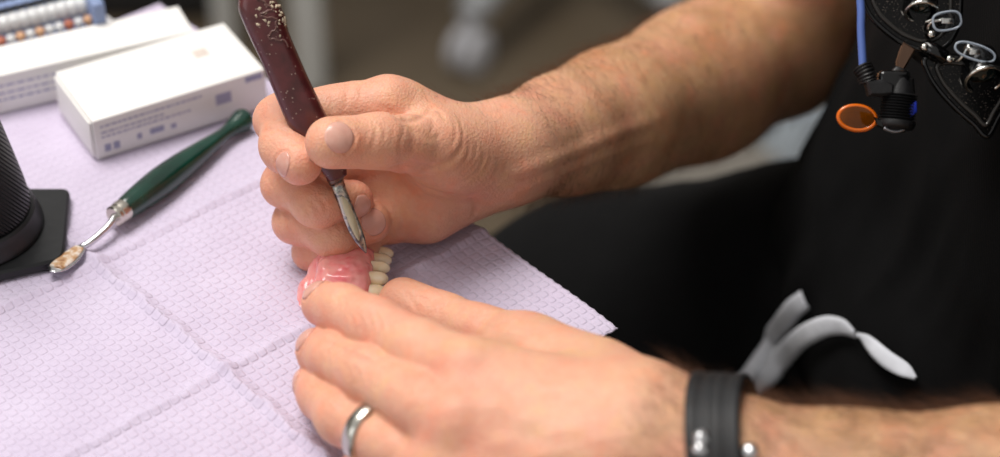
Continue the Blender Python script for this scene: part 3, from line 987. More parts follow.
uu = np.concatenate([np.arange(0, PU, .0011), [PU]]); vv = np.concatenate([np.arange(0, .36, .0011), np.arange(.36, PV, .004)])
U, VV = np.meshgrid(uu, vv, indexing='ij')
edge_w = .0009*np.sin(U*900)*np.exp(-VV/.002)+0
Zt = paper_z(U, VV)+TZ+.0000
n = U.size
Pt = KC[None]*[1, 1, 0]+(U.ravel()[:, None]+(.0006*np.sin(VV.ravel()*1400)*.4*np.exp(-U.ravel()/.002))[:, None])*ED_A+(VV.ravel()[:, None]+(.0006*np.sin(U.ravel()*1250)*.4*np.exp(-VV.ravel()/.002))[:, None])*ED_B
top = Pt.copy(); top[:, 2] = Zt.ravel(); bot = Pt.copy(); bot[:, 2] = Zt.ravel()-.0007
nu, nv = U.shape; idx = np.arange(n).reshape(nu, nv)
q = np.stack([idx[:-1, :-1], idx[1:, :-1], idx[1:, 1:], idx[:-1, 1:]], -1).reshape(-1, 4)
bd = np.concatenate([idx[:, 0], idx[-1, 1:], idx[-2::-1, -1], idx[0, -2:0:-1]]); bn = np.roll(bd, -1)
side = np.stack([bd, bn, bn+n, bd+n], -1)
Q = np.vstack([q, q[:, ::-1]+n, side])
me = mesh_arrays('paper_sheet', np.vstack([top, bot]), Q)
bm = bmesh.new(); bm.from_mesh(me); bmesh.ops.recalc_face_normals(bm, faces=bm.faces); bm.to_mesh(me); bm.free()
PM = MT('embossed_paper'); PM.set(rough=.85, spec=.2, sss=0, sheen=.2, sheenr=.5)
tcn = PM.coord(); mp = PM.node('ShaderNodeMapping'); PM.link(tcn, mp.inputs['Vector'])
mp.inputs['Rotation'].default_value = (0, 0, -math.atan2(ED_A[1], ED_A[0])); mp.inputs['Scale'].default_value = (1/.0045, 1/.0045, 0)
nz = PM.node('ShaderNodeTexNoise'); nz.inputs['Scale'].default_value = 60; PM.link(tcn, nz.inputs['Vector'])
vm = PM.node('ShaderNodeVectorMath', operation='ADD'); sc_ = PM.node('ShaderNodeVectorMath', operation='SCALE'); PM.link(nz.outputs['Color'], sc_.inputs[0]); sc_.inputs['Scale'].default_value = .35
PM.link(mp.outputs[0], vm.inputs[0]); PM.link(sc_.outputs[0], vm.inputs[1])
sx = PM.node('ShaderNodeSeparateXYZ'); PM.link(vm.outputs[0], sx.inputs[0])
def cell(x): return PM.math('ABSOLUTE', PM.math('SUBTRACT', PM.math('FRACT', x), .5))
ax_, ay_ = cell(sx.outputs[0]), cell(sx.outputs[1])
# rounded square: p-norm of the two axes
pn = PM.math('POWER', PM.math('ADD', PM.math('POWER', PM.math('MULTIPLY', ax_, 2), 4), PM.math('POWER', PM.math('MULTIPLY', ay_, 2), 4)), .25)
hgt = PM.node('ShaderNodeMapRange'); hgt.interpolation_type = 'SMOOTHSTEP'; hgt.inputs[1].default_value = .60; hgt.inputs[2].default_value = .92; hgt.inputs[3].default_value = 1; hgt.inputs[4].default_value = 0; PM.link(pn, hgt.inputs[0])
b1 = PM.bump(hgt.outputs[0], .6, .0006); b2 = PM.bump(PM.noise(700, 4, .6), .35, .0005, b1); PM.bump(PM.noise(90, 3), .35, .002, b2)
PM.col(PM.ramp(PM.noise(40, 3), [(.3, srgb('c8bcd2')), (.7, srgb('d0c5da'))]))
paper = put('paper_sheet', me, PM.m); tag(paper, 'creased lilac embossed paper sheet spread over the table, one corner overhanging', 'paper')

# ------------------------------------------------------------------ wax knife held in the far hand
tip = P(366,253,.853); kt = P(252,-8,.8265)
kax = norm(kt-tip); klen = np.linalg.norm(kt-tip)
_, ka, kb = frame_along(kax, -FW)          # ka faces the lens, kb across
if np.dot(kb, RT) < 0: kb = -kb
knife = thing('wax_knife', 'carving knife with dark maroon handle gripped in the far hand', 'knife', loc=tuple(tip))
def kp(px, py):
    """point of the knife's axis plane seen at a pixel"""
    r = ray(px, py); nrm = norm(np.cross(kax, kb)); return CAM+r*(((tip-CAM)@nrm)/(r@nrm))
# left and right outlines of the handle traced down its length (pixels)
LO = [(247,-14),(240,-4),(238,8),(243,22),(251,40),(262,63),(274,92),(288,125),(302,145),(313,160),(322,172),(328,181)]
RO = [(256,-16),(270,-7),(279,5),(285,16),(288,30),(297,52),(308,77),(321,104),(333,128),(341,147),(346,163),(347,174)]
L = spline([kp(*q) for q in LO], 60); Rr = spline([kp(*q) for q in RO], 60)
V = []; Fs = []; SG = 28
thick = spline(np.array([[.0015], [.0050], [.0062], [.0066], [.0066], [.0064], [.0062], [.0060], [.0056], [.0050], [.0042], [.0034]]), 60)[:, 0]
for i in range(60):
    c = (L[i]+Rr[i])/2; h = (Rr[i]-L[i])/2
    for k in range(SG):
        th = 2*math.pi*k/SG; ca, sa = math.cos(th), math.sin(th)
        sq = (abs(ca)**2.6+abs(sa)**2.6)**(-1/2.6)
        V.append(c+h*ca*sq+ka*thick[i]*sa*sq)
for i in range(59):
    for k in range(SG):
        k2 = (k+1) % SG; Fs.append((i*SG+k, i*SG+k2, (i+1)*SG+k2, (i+1)*SG+k))
Fs.append(tuple(range(SG-1, -1, -1))); Fs.append(tuple(59*SG+k for k in range(SG)))
HM = MT('maroon_handle'); HM.set(rough=.36, coat=.35, coatr=.18, spec=.5)
hn = HM.noise(900, 2, .5); vo = HM.node('ShaderNodeTexVoronoi'); vo.inputs['Scale'].default_value = 520; HM.link(HM.coord(), vo.inputs['Vector'])
sp = HM.math('LESS_THAN', vo.outputs['Distance'], .17); sp = HM.math('MULTIPLY', sp, HM.math('GREATER_THAN', HM.noise(120, 2), .52))  # pale specks: wax flecks and painted-in glints of the speckled highlight
HM.col(HM.mix(sp, HM.ramp(HM.noise(140, 4), [(.3, srgb('3f1616')), (.7, srgb('5a2325'))]), srgb('8a7268')))
b1 = HM.bump(HM.noise(260, 5, .6), .25, .0006); HM.bump(HM.noise(1100, 3), .2, .0003, b1)
handle = geo('handle', (V, Fs), HM.m, knife)
# crumbs of wax and plaster stuck to the butt of the handle
r = random.Random(5); parts = []
for _ in range(26):
    i = int(r.triangular(6, 25, 15)); c = (L[i]+Rr[i])/2; h = (Rr[i]-L[i])/2; th = r.uniform(.35, 1.9)*1.0
    sq = (abs(math.cos(th))**2.6+abs(math.sin(th))**2.6)**(-1/2.6)
    p = c+h*math.cos(th)*sq+ka*thick[i]*math.sin(th)*sq; s = r.uniform(.0003, .0010)
    cubeV, cubeF = lathe(p-ka*s*.5, norm(ka+np.array([r.uniform(-.5, .5) for _ in range(3)])), [(0, -.4*s), (s*.8, -.2*s), (s, .2*s), (s*.5, .7*s), (0, .8*s)], 7, prfn=lambda t, i, rr=r.uniform(0, 6): 1+.35*math.sin(2*t+rr)+.2*math.sin(3*t))
    parts.append((cubeV, cubeF))
# a raised ridge of melted wax snaking down the butt
path = []
for k in range(40):
    f = k/39; i = 5+int(20*f); c = (L[i]+Rr[i])/2; h = (Rr[i]-L[i])/2; th = 1.2+.28*math.sin(f*17)+.15*math.sin(f*31)
    sq = (abs(math.cos(th))**2.6+abs(math.sin(th))**2.6)**(-1/2.6); path.append(c+h*math.cos(th)*sq+ka*thick[i]*math.sin(th)*sq)
parts2 = [tube(spline(path, 90), .0004, 6)]
geo('wax_crumbs', join_geo(parts), plain('dry_wax', 'b5a58e', .7, 0, .4, 900, .3), handle)
geo('wax_bead', join_geo(parts2), plain('dark_wax', '6a4a44', .35, 0, .3, 900, .2), handle)
# collar and blade
def kstrip(rows, mat, name, parent):
    """rows: (left px, right px, half thickness)"""
    V = []; Fs = []; S = 20
    for l, rr_, t in rows:
        a_, b_ = kp(*l), kp(*rr_); c = (a_+b_)/2; h = (b_-a_)/2
        for k in range(S):
            th = 2*math.pi*k/S; V.append(c+h*math.cos(th)+ka*t*math.sin(th))
    for i in range(len(rows)-1):
        for k in range(S):
            k2 = (k+1) % S; Fs.append((i*S+k, i*S+k2, (i+1)*S+k2, (i+1)*S+k))
    Fs.append(tuple(range(S-1, -1, -1))); Fs.append(tuple((len(rows)-1)*S+k for k in range(S)))
    return geo(name, (V, Fs), mat, parent)
kstrip([((325,176),(346,168),.0030),((327,181),(346,171),.0031),((329,184),(345,175),.0028),((330,186),(344,178),.0023)], plain('aged_collar', '6b5a50', .3, .8, .3), 'collar', knife)
BM = MT('stained_blade'); BM.set(rough=.28, metal=.9)
bn_ = BM.noise(240, 5, .7, dist=.6)
BM.col(BM.mix(BM.ramp(bn_, [(.44, (0, 0, 0)), (.56, (1, 1, 1))]), srgb('70757c'), srgb('c9c6b8'))); BM.bump(bn_, .3, .0004); BM = BM.m
blade = kstrip([((330,184),(343,177),.0020),((334,194),(346,188),.0018),((339,207),(351,201),.0014),((344,220),(356,213),.0011),((349,232),(361,226),.0009),((355,242),(365,238),.0007),((361,249),(366.5,247),.0005),((365.4,253.2),(366.6,252.8),.0002)], BM, 'blade', knife)
# cream plaster caked on the blade
rows = [((340,196),(343,195)),((341,203),(348,199)),((343,210),(351,206)),((347,218),(354,214)),((350,226),(357,223)),((354,234),(359,231)),((358,240),(360,239))]
V = []; Fs = []
for i, (l, q2) in enumerate(rows):
    a_, b_ = kp(*l)+ka*.0009, kp(*q2)+ka*.0009; m_ = (a_+b_)/2+ka*.0011
    V += [a_-ka*.0006, a_, m_, b_, b_-ka*.0006]
for i in range(len(rows)-1):
    for k in range(4): Fs.append((i*5+k, i*5+k+1, (i+1)*5+k+1, (i+1)*5+k))
    Fs.append((i*5+4, i*5, (i+1)*5, (i+1)*5+4))
Fs.append((4, 3, 2, 1, 0)); Fs.append(tuple((len(rows)-1)*5+k for k in range(5)))
geo('plaster_smear', (V, Fs), plain('cream_plaster', 'c8c3a2', .6, 0, .6, 500, .12), blade)

# ------------------------------------------------------------------ denture held in the near hand
den = thing('denture', 'pink denture with cream teeth pinched between thumb and index finger of near hand', 'denture', loc=tuple(P(350,280,.868)))
dO = P(352,272,.853)
e_o = norm(RT*1.0-UP*.06-FW*.02)                  # towards the biting edges
e_1 = norm(-UP*1.0-FW*.05-np.dot(-UP-FW*.05, e_o)*e_o)   # along the row, down the picture
e_2 = norm(np.cross(e_o, e_1)); e_2 = e_2 if np.dot(e_2, FW) > 0 else -e_2   # away from the lens
def dp(s, y, o): return P(367,290,.852)+e_1*s+e_2*y+e_o*o
def arch(s):
    a = abs(s-.002)/.0205; return .032*(a**2.2)
ts = np.linspace(-.0180, .0225, 15); rid = [dp(s, arch(s), 0) for s in ts]
gi = []
for i in range(14):
    s0, s1 = ts[i], ts[i+1]
    gi.append(Cone(dp(s0, arch(s0)+.0018, -.0045), dp(s1, arch(s1)+.0018, -.0045), .0044, .0044))
    gi.append(Cone(dp(s0*1.03, arch(s0)+.0008, -.0105), dp(s1*1.03, arch(s1)+.0008, -.0105), .0040, .0040))
    gi.append(Cone(dp(s0*1.06, arch(s0)+.0008, -.0165), dp(s1*1.06, arch(s1)+.0008, -.0165), .0034, .0034))
# vault joining the two limbs on the tissue side
for k in range(6):
    y = .008+k*.0045; w = .0195*min(1, (y/.032)**(1/2.2))
    gi.append(Cone(dp(.002-w, y, -.014-.0012*k), dp(.002, y, -.018-.001*k), .0030, .0026)); gi.append(Cone(dp(.002, y, -.018-.001*k), dp(.002+w, y, -.014-.0012*k), .0026, .0030))
gi.append(Cone(P(336,256,.868), P(358,257,.866), .0036, .0034))
lobe = [P(334,257,.869), P(322,271,.869), P(311,290,.867), P(305,312,.863)]
for i in range(3): gi.append(Cone(lobe[i], lobe[i+1], .0042, .0042)); gi.append(Cone(lobe[i]+RT*.006+FW*.003, lobe[i+1]+RT*.006+FW*.003, .0036, .0036))
gum_b = Blend(gi, .004)
# root eminences: shallow ridges running from each tooth across the flange
def tooth_s(): return [-.0158, -.0128, -.0093, -.0048, .0008, .0066, .0122, .0175]
TS = tooth_s()
def gum_fn(p):
    q = p-P(367,290,.852); s = q@e_1; o = q@e_o; y = q@e_2
    d = np.zeros(len(p)) if p.ndim == 2 else np.zeros(p.shape[:-1])
    for c in TS: d = d-.0012*np.exp(-((s-c)/.0018)**2)*np.clip(1-np.abs(o+.006)/.011, 0, 1)
    return d-.00035*vnoise(p, .0022, 41)
gum_s = Disp(gum_b, gum_fn, .0013)
lo = np.min([dp(s, y, o) for s in (-.030, .030) for y in (-.008, .050) for o in (-.040, .006)], 0); hi = np.max([dp(s, y, o) for s in (-.030, .030) for y in (-.008, .050) for o in (-.040, .006)], 0)
GM = MT('pink_acrylic'); GM.set(rough=.22, sss=.25, spec=.5, coat=.3, coatr=.12)
GM.b.inputs['Subsurface Radius'].default_value = (1, .3, .3); GM.b.inputs['Subsurface Scale'].default_value = .002
GM.col(GM.ramp(GM.noise(170, 3, .5, dist=.5), [(.25, srgb('f0737a')), (.50, srgb('f8a09c')), (.80, srgb('f9b4aa'))])); GM.bump(GM.noise(500, 4), .25, .0004)
geo_g = sdf_mesh('gum', gum_s, lo, hi, DH)
gum = put('gum_base', geo_g, GM.m, den)
TM = MT('cream_tooth'); TM.set(rough=.2, sss=.3, spec=.5, coat=.3, coatr=.1); TM.b.inputs['Subsurface Radius'].default_value = (1, .8, .5); TM.b.inputs['Subsurface Scale'].default_value = .0012
TM.col(TM.ramp(TM.noise(220, 3), [(.3, srgb('efdcb2')), (.7, srgb('f7edd2'))])); TM = TM.m
for k, s in enumerate(TS):
    y = arch(s); e = 1e-4; tg = norm(dp(s+e, arch(s+e), 0)-dp(s-e, arch(s-e), 0)); ou = norm(np.cross(tg, e_o)); ou = ou if np.dot(ou, -FW) > 0 or abs(s) > .02 else -ou
    if np.dot(ou, e_2) > 0 : ou = -ou
    w = (.0030, .0027, .0027, .0030, .0032, .0032, .0031, .0032)[k]
    c = dp(s, y+.0012, .0015)
    A = np.array([tg, ou, e_o])
    items = [Ell(c+e_o*.0005, A, (w, .0028, .0054)), Ell(c+e_o*.0030, A, (w*.93, .0020, .0034)), Ell(c-e_o*.0030, A, (w*.75, .0026, .0035))]
    tb_ = Blend(items, .0015)
    m_ = sdf_mesh('tooth', tb_, c-.009, c+.009, .00042)
    put('tooth', m_, TM, den)

# ------------------------------------------------------------------ green-handled spatula lying on the paper
spat = thing('spatula', 'green handled wax spatula with steel ferrule lying on the paper', 'spatula', loc=tuple(PT(125,213)))
def lie(px, py, h): return PT(px, py, h)
g0, g1 = PH(122,211,TZ+.0068), PH(247,117,TZ+.0058)
gax = norm(g1-g0); gl = np.linalg.norm(g1-g0)
prof = [(.0032, 0), (.0046, .001), (.0053, .006), (.0060, gl*.18), (.0064, gl*.30), (.0060, gl*.44), (.0050, gl*.58), (.0037, gl*.72), (.0031, gl*.80), (.0034, gl*.86), (.0047, gl*.93), (.0052, gl*.965), (.0046, gl*.99), (.0025, gl*1.0), (0, gl*1.001)]
pp = spline(np.array(prof), 60); GR = MT('green_lacquer'); GR.set(rough=.22, coat=.6, coatr=.12); GR.col(GR.ramp(GR.noise(90, 4), [(.3, srgb('04291f')), (.7, srgb('083f31'))])); GR.bump(GR.noise(300, 3), .12, .0005)
geo('handle', lathe(g0, gax, [(max(0, a_), b_) for a_, b_ in pp], 36, prfn=lambda t, i: 1+.02*math.cos(8*t)), GR.m, spat)
geo('ferrule', lathe(g0-gax*.0052, gax, [(0, 0), (.0040, 0), (.0047, .0006), (.0047, .0020), (.0043, .0024), (.0047, .0028), (.0050, .0052), (.0048, .0066), (0, .0066)], 32), plain('ferrule_steel', 'cfc8bd', .25, 1, .1), spat, auto=.5)
sh = spline([g0-gax*.004, PH(108,227,TZ+.0058), PH(92,241,TZ+.0042), PH(82,247,TZ+.0032)], 24)
geo('shank', tube(sh, list(np.linspace(.0018, .0014, 24)), 12), STEEL, spat)
bl = spline([np.r_[PH(84,245,TZ+.0032), .0016], np.r_[PH(76,252,TZ+.0030), .0036], np.r_[PH(66,261,TZ+.0034), .0046], np.r_[PH(57,268,TZ+.0044), .0040], np.r_[PH(52,272,TZ+.0052), .0012]], 24)
geo('blade', tube(bl[:, :3], list(bl[:, 3]), 16, ref=np.cross(gax, [0, 0, 1]), flat=.22), STEEL, spat)
wx = [(np.r_[a_[:3]+np.array([0, 0, .0008])], a_[3]) for a_ in bl[3:19]]
WX = MT('burnt_wax'); WX.set(rough=.35, coat=.3); WX.col(WX.ramp(WX.noise(260, 4), [(.35, srgb('8a5326')), (.5, srgb('c9a27a')), (.62, srgb('e8ddd0'))]))
geo('wax_residue', tube([w_[0] for w_ in wx], [w_[1]*.8 for w_ in wx], 14, ref=np.cross(gax, [0, 0, 1]), flat=.26), WX.m, spat)

# ------------------------------------------------------------------ black stand with knurled column at the left edge
st0 = PT(-26, 238)
stand = thing('tool_stand', 'black stand with knurled tapering column on a square base plate', 'stand', loc=tuple(st0))
BLK = plain('black_enamel', '1b1c1e', .38, .2, .2, 300, .2)
c1, c2, c3 = PT(70,197), PT(63,267), PT(-4,284)
w_ = c1-c2; sd = np.array([w_[1], -w_[0], 0]); sd = -sd if sd[0] > 0 else sd
half = np.linalg.norm(w_)/2
# square plate: right-hand edge c2-c1, running left
Lp = .082
cen = (c1+c2)/2+norm(sd)*Lp/2+np.array([0, 0, .0025])
def rsq(cen, a_, b_, r_, n_=8):
    out = []
    A_, B_ = norm(a_), norm(b_); la, lb = np.linalg.norm(a_), np.linalg.norm(b_)
    for sx_, sy_, t0 in ((1, 1, 0), (-1, 1, math.pi/2), (-1, -1, math.pi), (1, -1, 1.5*math.pi)):
        for k in range(n_+1):
            t_ = t0+math.pi/2*k/n_; out.append(cen+A_*(sx_*(la-r_)+r_*math.cos(t_))+B_*(sy_*(lb-r_)+r_*math.sin(t_)))
    return out
pl = [(64,197),(69,198),(71,202),(66,258),(64,265),(57,270),(0,283),(-75,300),(-80,297),(-70,202),(-66,197)]
geo('base_plate', slab([PT(x, y)+np.array([0, 0, .0026]) for x, y in pl], (0, 0, 1), .005, .001), BLK, stand, auto=.6)
cc_ = PT(-30, 228, .005)
geo('flange', lathe(cc_, (0, 0, 1), [(0, 0), (.0300, 0), (.0305, .001), (.0302, .003), (.0285, .006), (.0280, .009), (.0270, .010), (0, .011)], 64), BLK, stand, auto=.6)
KN = MT('knurled_black'); KN.set(rough=.42, metal=.3, color=srgb('161618'))
wv = KN.node('ShaderNodeTexWave'); wv.inputs['Scale'].default_value = 260; wv.bands_direction = 'DIAGONAL'; KN.link(KN.coord(), wv.inputs['Vector']); b1 = KN.bump(wv.outputs['Fac'], .9, .001); KN.bump(KN.noise(800, 3), .2, .0004, b1)
geo('column', lathe(cc_, (0, 0, 1), [(0, .010), (.0262, .010), (.0264, .012), (.0250, .022), (.0228, .034), (.0205, .046), (.0182, .058), (.0165, .070), (.0160, .085), (.0175, .095), (.0175, .1), (0, .1)], 72), KN.m, stand)

# ------------------------------------------------------------------ cartons
CARD = plain('white_card', 'ebe9e6', .5, 0, .05, 200, .02); INK = plain('blue_grey_print', 'a5a3bd', .6); INKD = plain('dark_print', '9c9db8', .6); INKT = plain('faint_brown_print', 'cfc3ba', .6)
def carton(name, label, T0, T1, T3, h, prints, group=None):
    """T0 front-left, T1 front-right, T3 back-left corners of the top"""
    e1 = T1-T0; e1[2] = 0; e3 = T3-T0; e3[2] = 0; e3 = e3-(e3@norm(e1))*norm(e1)
    c = T0+e1/2+e3/2-np.array([0, 0, h/2])
    o = thing(name, label, 'box', group, loc=tuple(c-np.array([0, 0, h/2])))
    geo('carton_body', boxgeo(c, e1/2, e3/2, np.array([0, 0, h/2]), .0007), CARD, o, auto=.8)
    n1, n3 = norm(e1), norm(e3); fr = -n3
    L1, L3 = np.linalg.norm(e1), np.linalg.norm(e3)
    # closing flap line round the left end
    le = T0+e3/2-n1*.0003-np.array([0, 0, h*.5])
    geo('end_flap', boxgeo(le-n1*.0004, n1*.0005, n3*L3*.47, np.array([0, 0, h*.44]), .0002), CARD, o, auto=.8)
    for (u0, u1, v0, v1, dark, face) in prints:
        if face == 'f': base = T0+n1*L1*(u0+u1)/2-np.array([0, 0, h*(v0+v1)/2])+fr*.00005; g_ = boxgeo(base, n1*L1*(u1-u0)/2, np.array([0, 0, h*(v1-v0)/2]), fr*.0001)
        else: base = T0+n1*L1*(u0+u1)/2+n3*L3*(v0+v1)/2; g_ = boxgeo(base, n1*L1*(u1-u0)/2, n3*L3*(v1-v0)/2, np.array([0, 0, .0001]))
        geo('print', g_, (INK, INKD, INKT)[int(dark)], o, smooth=False)
    return o
def dash(u0, u1, v, hh, dark=0, n_=9, seed=0):
    r_ = random.Random(seed); out = []; u = u0
    while u < u1:
        w1 = r_.uniform(.012, .035); out.append((u, min(u1, u+w1), v, v+hh, dark, 'f')); u += w1+.008
    return out
pr1 = dash(.04, .62, .17, .045, 0, seed=1)+dash(.04, .40, .33, .04, 0, seed=2)+dash(.04, .55, .44, .04, 0, seed=3)
pr1 += [(.05, .085, .66, .84, 1, 'f'), (.10, .135, .66, .84, 1, 'f'), (.235, .262, .64, .78, 0, 'f'), (.31, .39, .62, .76, 1, 'f'), (.43, .46, .66, .78, 0, 'f'), (.70, .79, .28, .55, 0, 'f'), (.88, .98, .06, .20, 1, 'f'),
        (.72, .80, .52, .66, 2, 't')]
h1_ = .0212
carton('carton', 'long white carton with printed front, nearest of the boxes', PH(92,122,TZ+h1_), PH(265,69,TZ+h1_), PH(55,72,TZ+h1_), h1_-.0006, pr1)
h2_ = .0206
T0 = PH(-62,90,TZ+h2_); T1 = PH(194,31,TZ+h2_)
pr2 = dash(.1, .48, .25, .05, 0, seed=4)+dash(.1, .46, .45, .05, 0, seed=5)+dash(.1, .46, .62, .05, 1, seed=6)
e1 = norm((T1-T0)*[1, 1, 0]); n3 = np.array([-e1[1], e1[0], 0])
carton('carton', 'white carton behind the nearest one, in front of the blue rack', T0, T1, T0+n3*.024, h2_-.0006, pr2)

# blue perforated rack of small parts
rk0 = PH(-40,58,TZ+.0212); rk1 = PH(97,24,TZ+.0212); ra = norm((rk1-rk0)*[1, 1, 0]); rb = np.array([-ra[1], ra[0], 0])
rk0 = (rk0+rb*.002)*[1, 1, 0]+np.array([0, 0, TZ+.0012]); rk1 = (rk1+rb*.002)*[1, 1, 0]+np.array([0, 0, TZ+.0012])
rack = thing('parts_rack', 'blue grey plastic rack holding rows of small clear and orange pieces', 'rack', loc=tuple(rk0))
RB = plain('blue_grey_plastic', '7f90b6', .35, 0, .05); RD = plain('hole_shade', '20242e', .8)
RL = np.linalg.norm(rk1-rk0); up = np.array([0, 0, 1.])
rh = .023
# stepped body: three rising treads
geo('rack_body', join_geo([boxgeo(rk0+ra*RL/2+rb*(d0+d1)/2+up*z1/2, ra*RL/2, rb*(d1-d0)/2, up*z1/2, .0012) for d0, d1, z1 in ((0, .0078, .016), (.0082, .0178, .019), (.0182, .060, rh))]), RB, rack, auto=.6)
geo('end_panel', boxgeo(rk0+ra*(RL+.002)+rb*.030+up*.015, ra*.003, rb*.032, up*.015, .0012), RB, rack, auto=.6)
WHT = MT('clear_piece'); WHT.set(rough=.15, spec=.6, color=(.86, .87, .88)); WHT.b.inputs['Transmission Weight'].default_value = .25; WHT = WHT.m
ORG = plain('orange_piece', 'cda07c', .4); RED = plain('red_piece', 'b0674f', .4)
nn_ = 14
for i in range(nn_):
    u = RL*(i+.5)/nn_
    p = rk0+ra*u+rb*.013+up*.019
    tag(geo('clear_cap', lathe(p, (0, 0, 1), [(0, 0), (.0038, 0), (.0042, .002), (.0040, .005), (.0026, .0070), (0, .0072)], 18), WHT), 'small clear cap in the middle row of the blue rack', 'cap', 'clear caps in the rack')
    p = rk0+ra*u+rb*.004+up*.016
    tag(geo('burr_tool', lathe(p, (0, 0, 1), [(0, 0), (.0016, 0), (.0016, .002), (.0024, .003), (.0020, .005), (0, .0055)], 14), (WHT, ORG, WHT, WHT, RED, WHT, ORG)[i % 7]), 'small burr standing in the front row of the blue rack', 'burr', 'burrs in the rack')
    geo('socket_shade', lathe(rk0+ra*u+rb*.033+up*(rh-.0002), (0, 0, 1), [(0, 0), (.0026, 0), (.0026, .0004), (0, .0004)], 16), RD, rack)  # flat dark discs painted as the shaded depth of the holes
    geo('socket_shade', lathe(rk0+ra*u+rb*.023+up*(rh-.0002), (0, 0, 1), [(0, 0), (.0032, 0), (.0032, .0004), (0, .0004)], 16), RD, rack)
# ------------------------------------------------------------------ magnifying loupes hanging on the shirt
hp, ht = trace(shirt_s, [(x, y) for x in (870, 900, 940, 980, 1010) for y in (0, 40, 80, 120)])
DL = float(np.min([(p-CAM)@FW for p in hp]))-.006; print([round(float((p-CAM)@FW), 3) for p in hp])
print('loupe depth', DL)
def LP(px, py, dz=0.0): return P(px, py, DL-dz*.001)      # dz: mm towards the lens
K_ = DL/F_PX
BG = MT('glossy_black'); BG.set(rough=.16, spec=.4, coat=.25, coatr=.06)
BG.col(BG.ramp(BG.noise(600, 3), [(.55, srgb('050506')), (.72, srgb('0d0d0f'))])); BG.bump(BG.noise(700, 2), .15, .0004); BG = BG.m
BMAT = plain('matt_black_plastic', '121214', .45, 0, .2, 700, .2)
SMOKE = MT('dusty_smoked_lens'); SMOKE.set(rough=.14, spec=.25, trans=.0, coat=.08, coatr=.05)
SMOKE.col(SMOKE.mix(SMOKE.math('GREATER_THAN', SMOKE.noise(1500, 2, .6), .66), srgb('050404'), srgb('5a524c'))); SMOKE = SMOKE.m
PADE = plain('pad_rim', 'bcc6d4', .12, 0, 0, trans=.4)
GLS = MT('clear_silicone'); GLS.set(rough=.02, trans=1.0, ior=1.2, color=(.93, .96, 1)); GLS = GLS.m
CHR = plain('bright_chrome', 'd9d6cf', .15, 1, 0); BRONZE = plain('bronze_hinge', '6a5243', .32, .7, .15)
AMB = MT('amber_filter'); AMB.set(rough=.08, trans=.55, ior=1.4, color=srgb('8a4a08')); AMB = AMB.m
AMBR = MT('amber_rim'); AMBR.set(rough=.15, color=srgb('ff7a00'), trans=.35, coat=.4); AMBR = AMBR.m
BLUEC = plain('blue_cable', '4f67a8', .4, 0, .05); BLUEL = plain('blue_label', '2033a8', .4)
lou = thing('dental_loupes', 'black magnifying loupes with lamp and amber filter hanging on the shirt front', 'glasses', loc=tuple(LP(915,60)))
def el(cx, cy, a_, b_, rot, dz, n_=48):
    c = math.cos(math.radians(rot)); s = math.sin(math.radians(rot)); out = []
    for i in range(n_):
        t_ = 2*math.pi*i/n_; x, y = a_*math.cos(t_), b_*math.sin(t_); out.append(LP(cx+x*c-y*s, cy+x*s+y*c, dz))
    return out
def outline(pts, dz, n_=70, close=True):
    q = np.array(list(pts)+[pts[0]], float)
    # closed spline
    q3 = np.vstack([q[-2], q, q[1]]); s_ = spline(q3, (len(q3)-1)*10+1); s_ = s_[10:-10][:-1]
    return [LP(x, y, (dz(x, y) if callable(dz) else dz)) for x, y in s_]
nv_ = -FW
FA = [(862,-6),(870,14),(884,29),(902,42),(925,50),(944,46),(956,30),(960,8),(958,-14),(944,-34),(915,-44),(885,-38),(868,-24)]
FB = [(925,60),(930,76),(941,92),(958,110),(974,124),(987,136),(998,118),(1010,98),(1022,74),(1012,62),(985,60),(955,57),(938,56)]
for FO, tx in ((FA, 0), (FB, 1)):
    dome = (lambda x, y: 3.0-((x-912)**2+(y+2)**2)/900) if not tx else (lambda x, y: 3.0-((x-975)**2+(y-88)**2)/900)
    O = outline(FO, 0)
    lens = geo('shield_lens', slab(O, nv_, .0022, .0006), SMOKE, lou, auto=.7)
    geo('frame_rim', closed_tube(O, .0013, 8), BG, lou)
    inner = np.array(FO, float); cn = inner.mean(0); inner = cn+(inner-cn)*(.80 if not tx else .78)+(np.array([0, 0]) if not tx else np.array([2, 0]))
    geo('inner_rim', closed_tube(outline([tuple(x) for x in inner], 1.6), .0009, 8), plain('grey_gloss_rim', '3a3836', .15, .4), lens)
def scope(cx, cy, a_, b_, rot):
    # telescope barrel: a short tube whose mouth is seen as an ellipse
    R_ = a_*K_; tilt = math.acos(min(1, b_/a_)); ax = norm(nv_*math.cos(tilt)-UP*math.sin(tilt)*math.cos(math.radians(rot))+RT*math.sin(tilt)*math.sin(math.radians(rot)))
    c = LP(cx, cy, 5)
    tl = geo('telescope', lathe(c-ax*.012, ax, [(0, 0), (R_*.92, 0), (R_*.95, .002), (R_*.97, .011), (R_*.80, .012), (R_*.78, .0085), (0, .0085)], 48), BG, lou, auto=.6)
    t_, a2, b2 = frame_along(ax); ring_ = [c+(a2*math.cos(x)+b2*math.sin(x))*R_*.93 for x in np.linspace(0, 2*math.pi, 48, endpoint=False)]
    geo('lens_ring', closed_tube(ring_, .0008, 10), CHR, tl)
    CG = MT('coated_glass'); CG.set(rough=.04, spec=.9, coat=1, coatr=.03, color=srgb('0a1a18')); 
    geo('lens_glass', lathe(c-ax*.0034, ax, [(R_*.80, 0), (R_*.6, .0012), (R_*.3, .0019), (0, .0021)], 40), CG.m, tl)
scope(922,12,17,9.5,-4); scope(985,80,20.5,12.5,8)
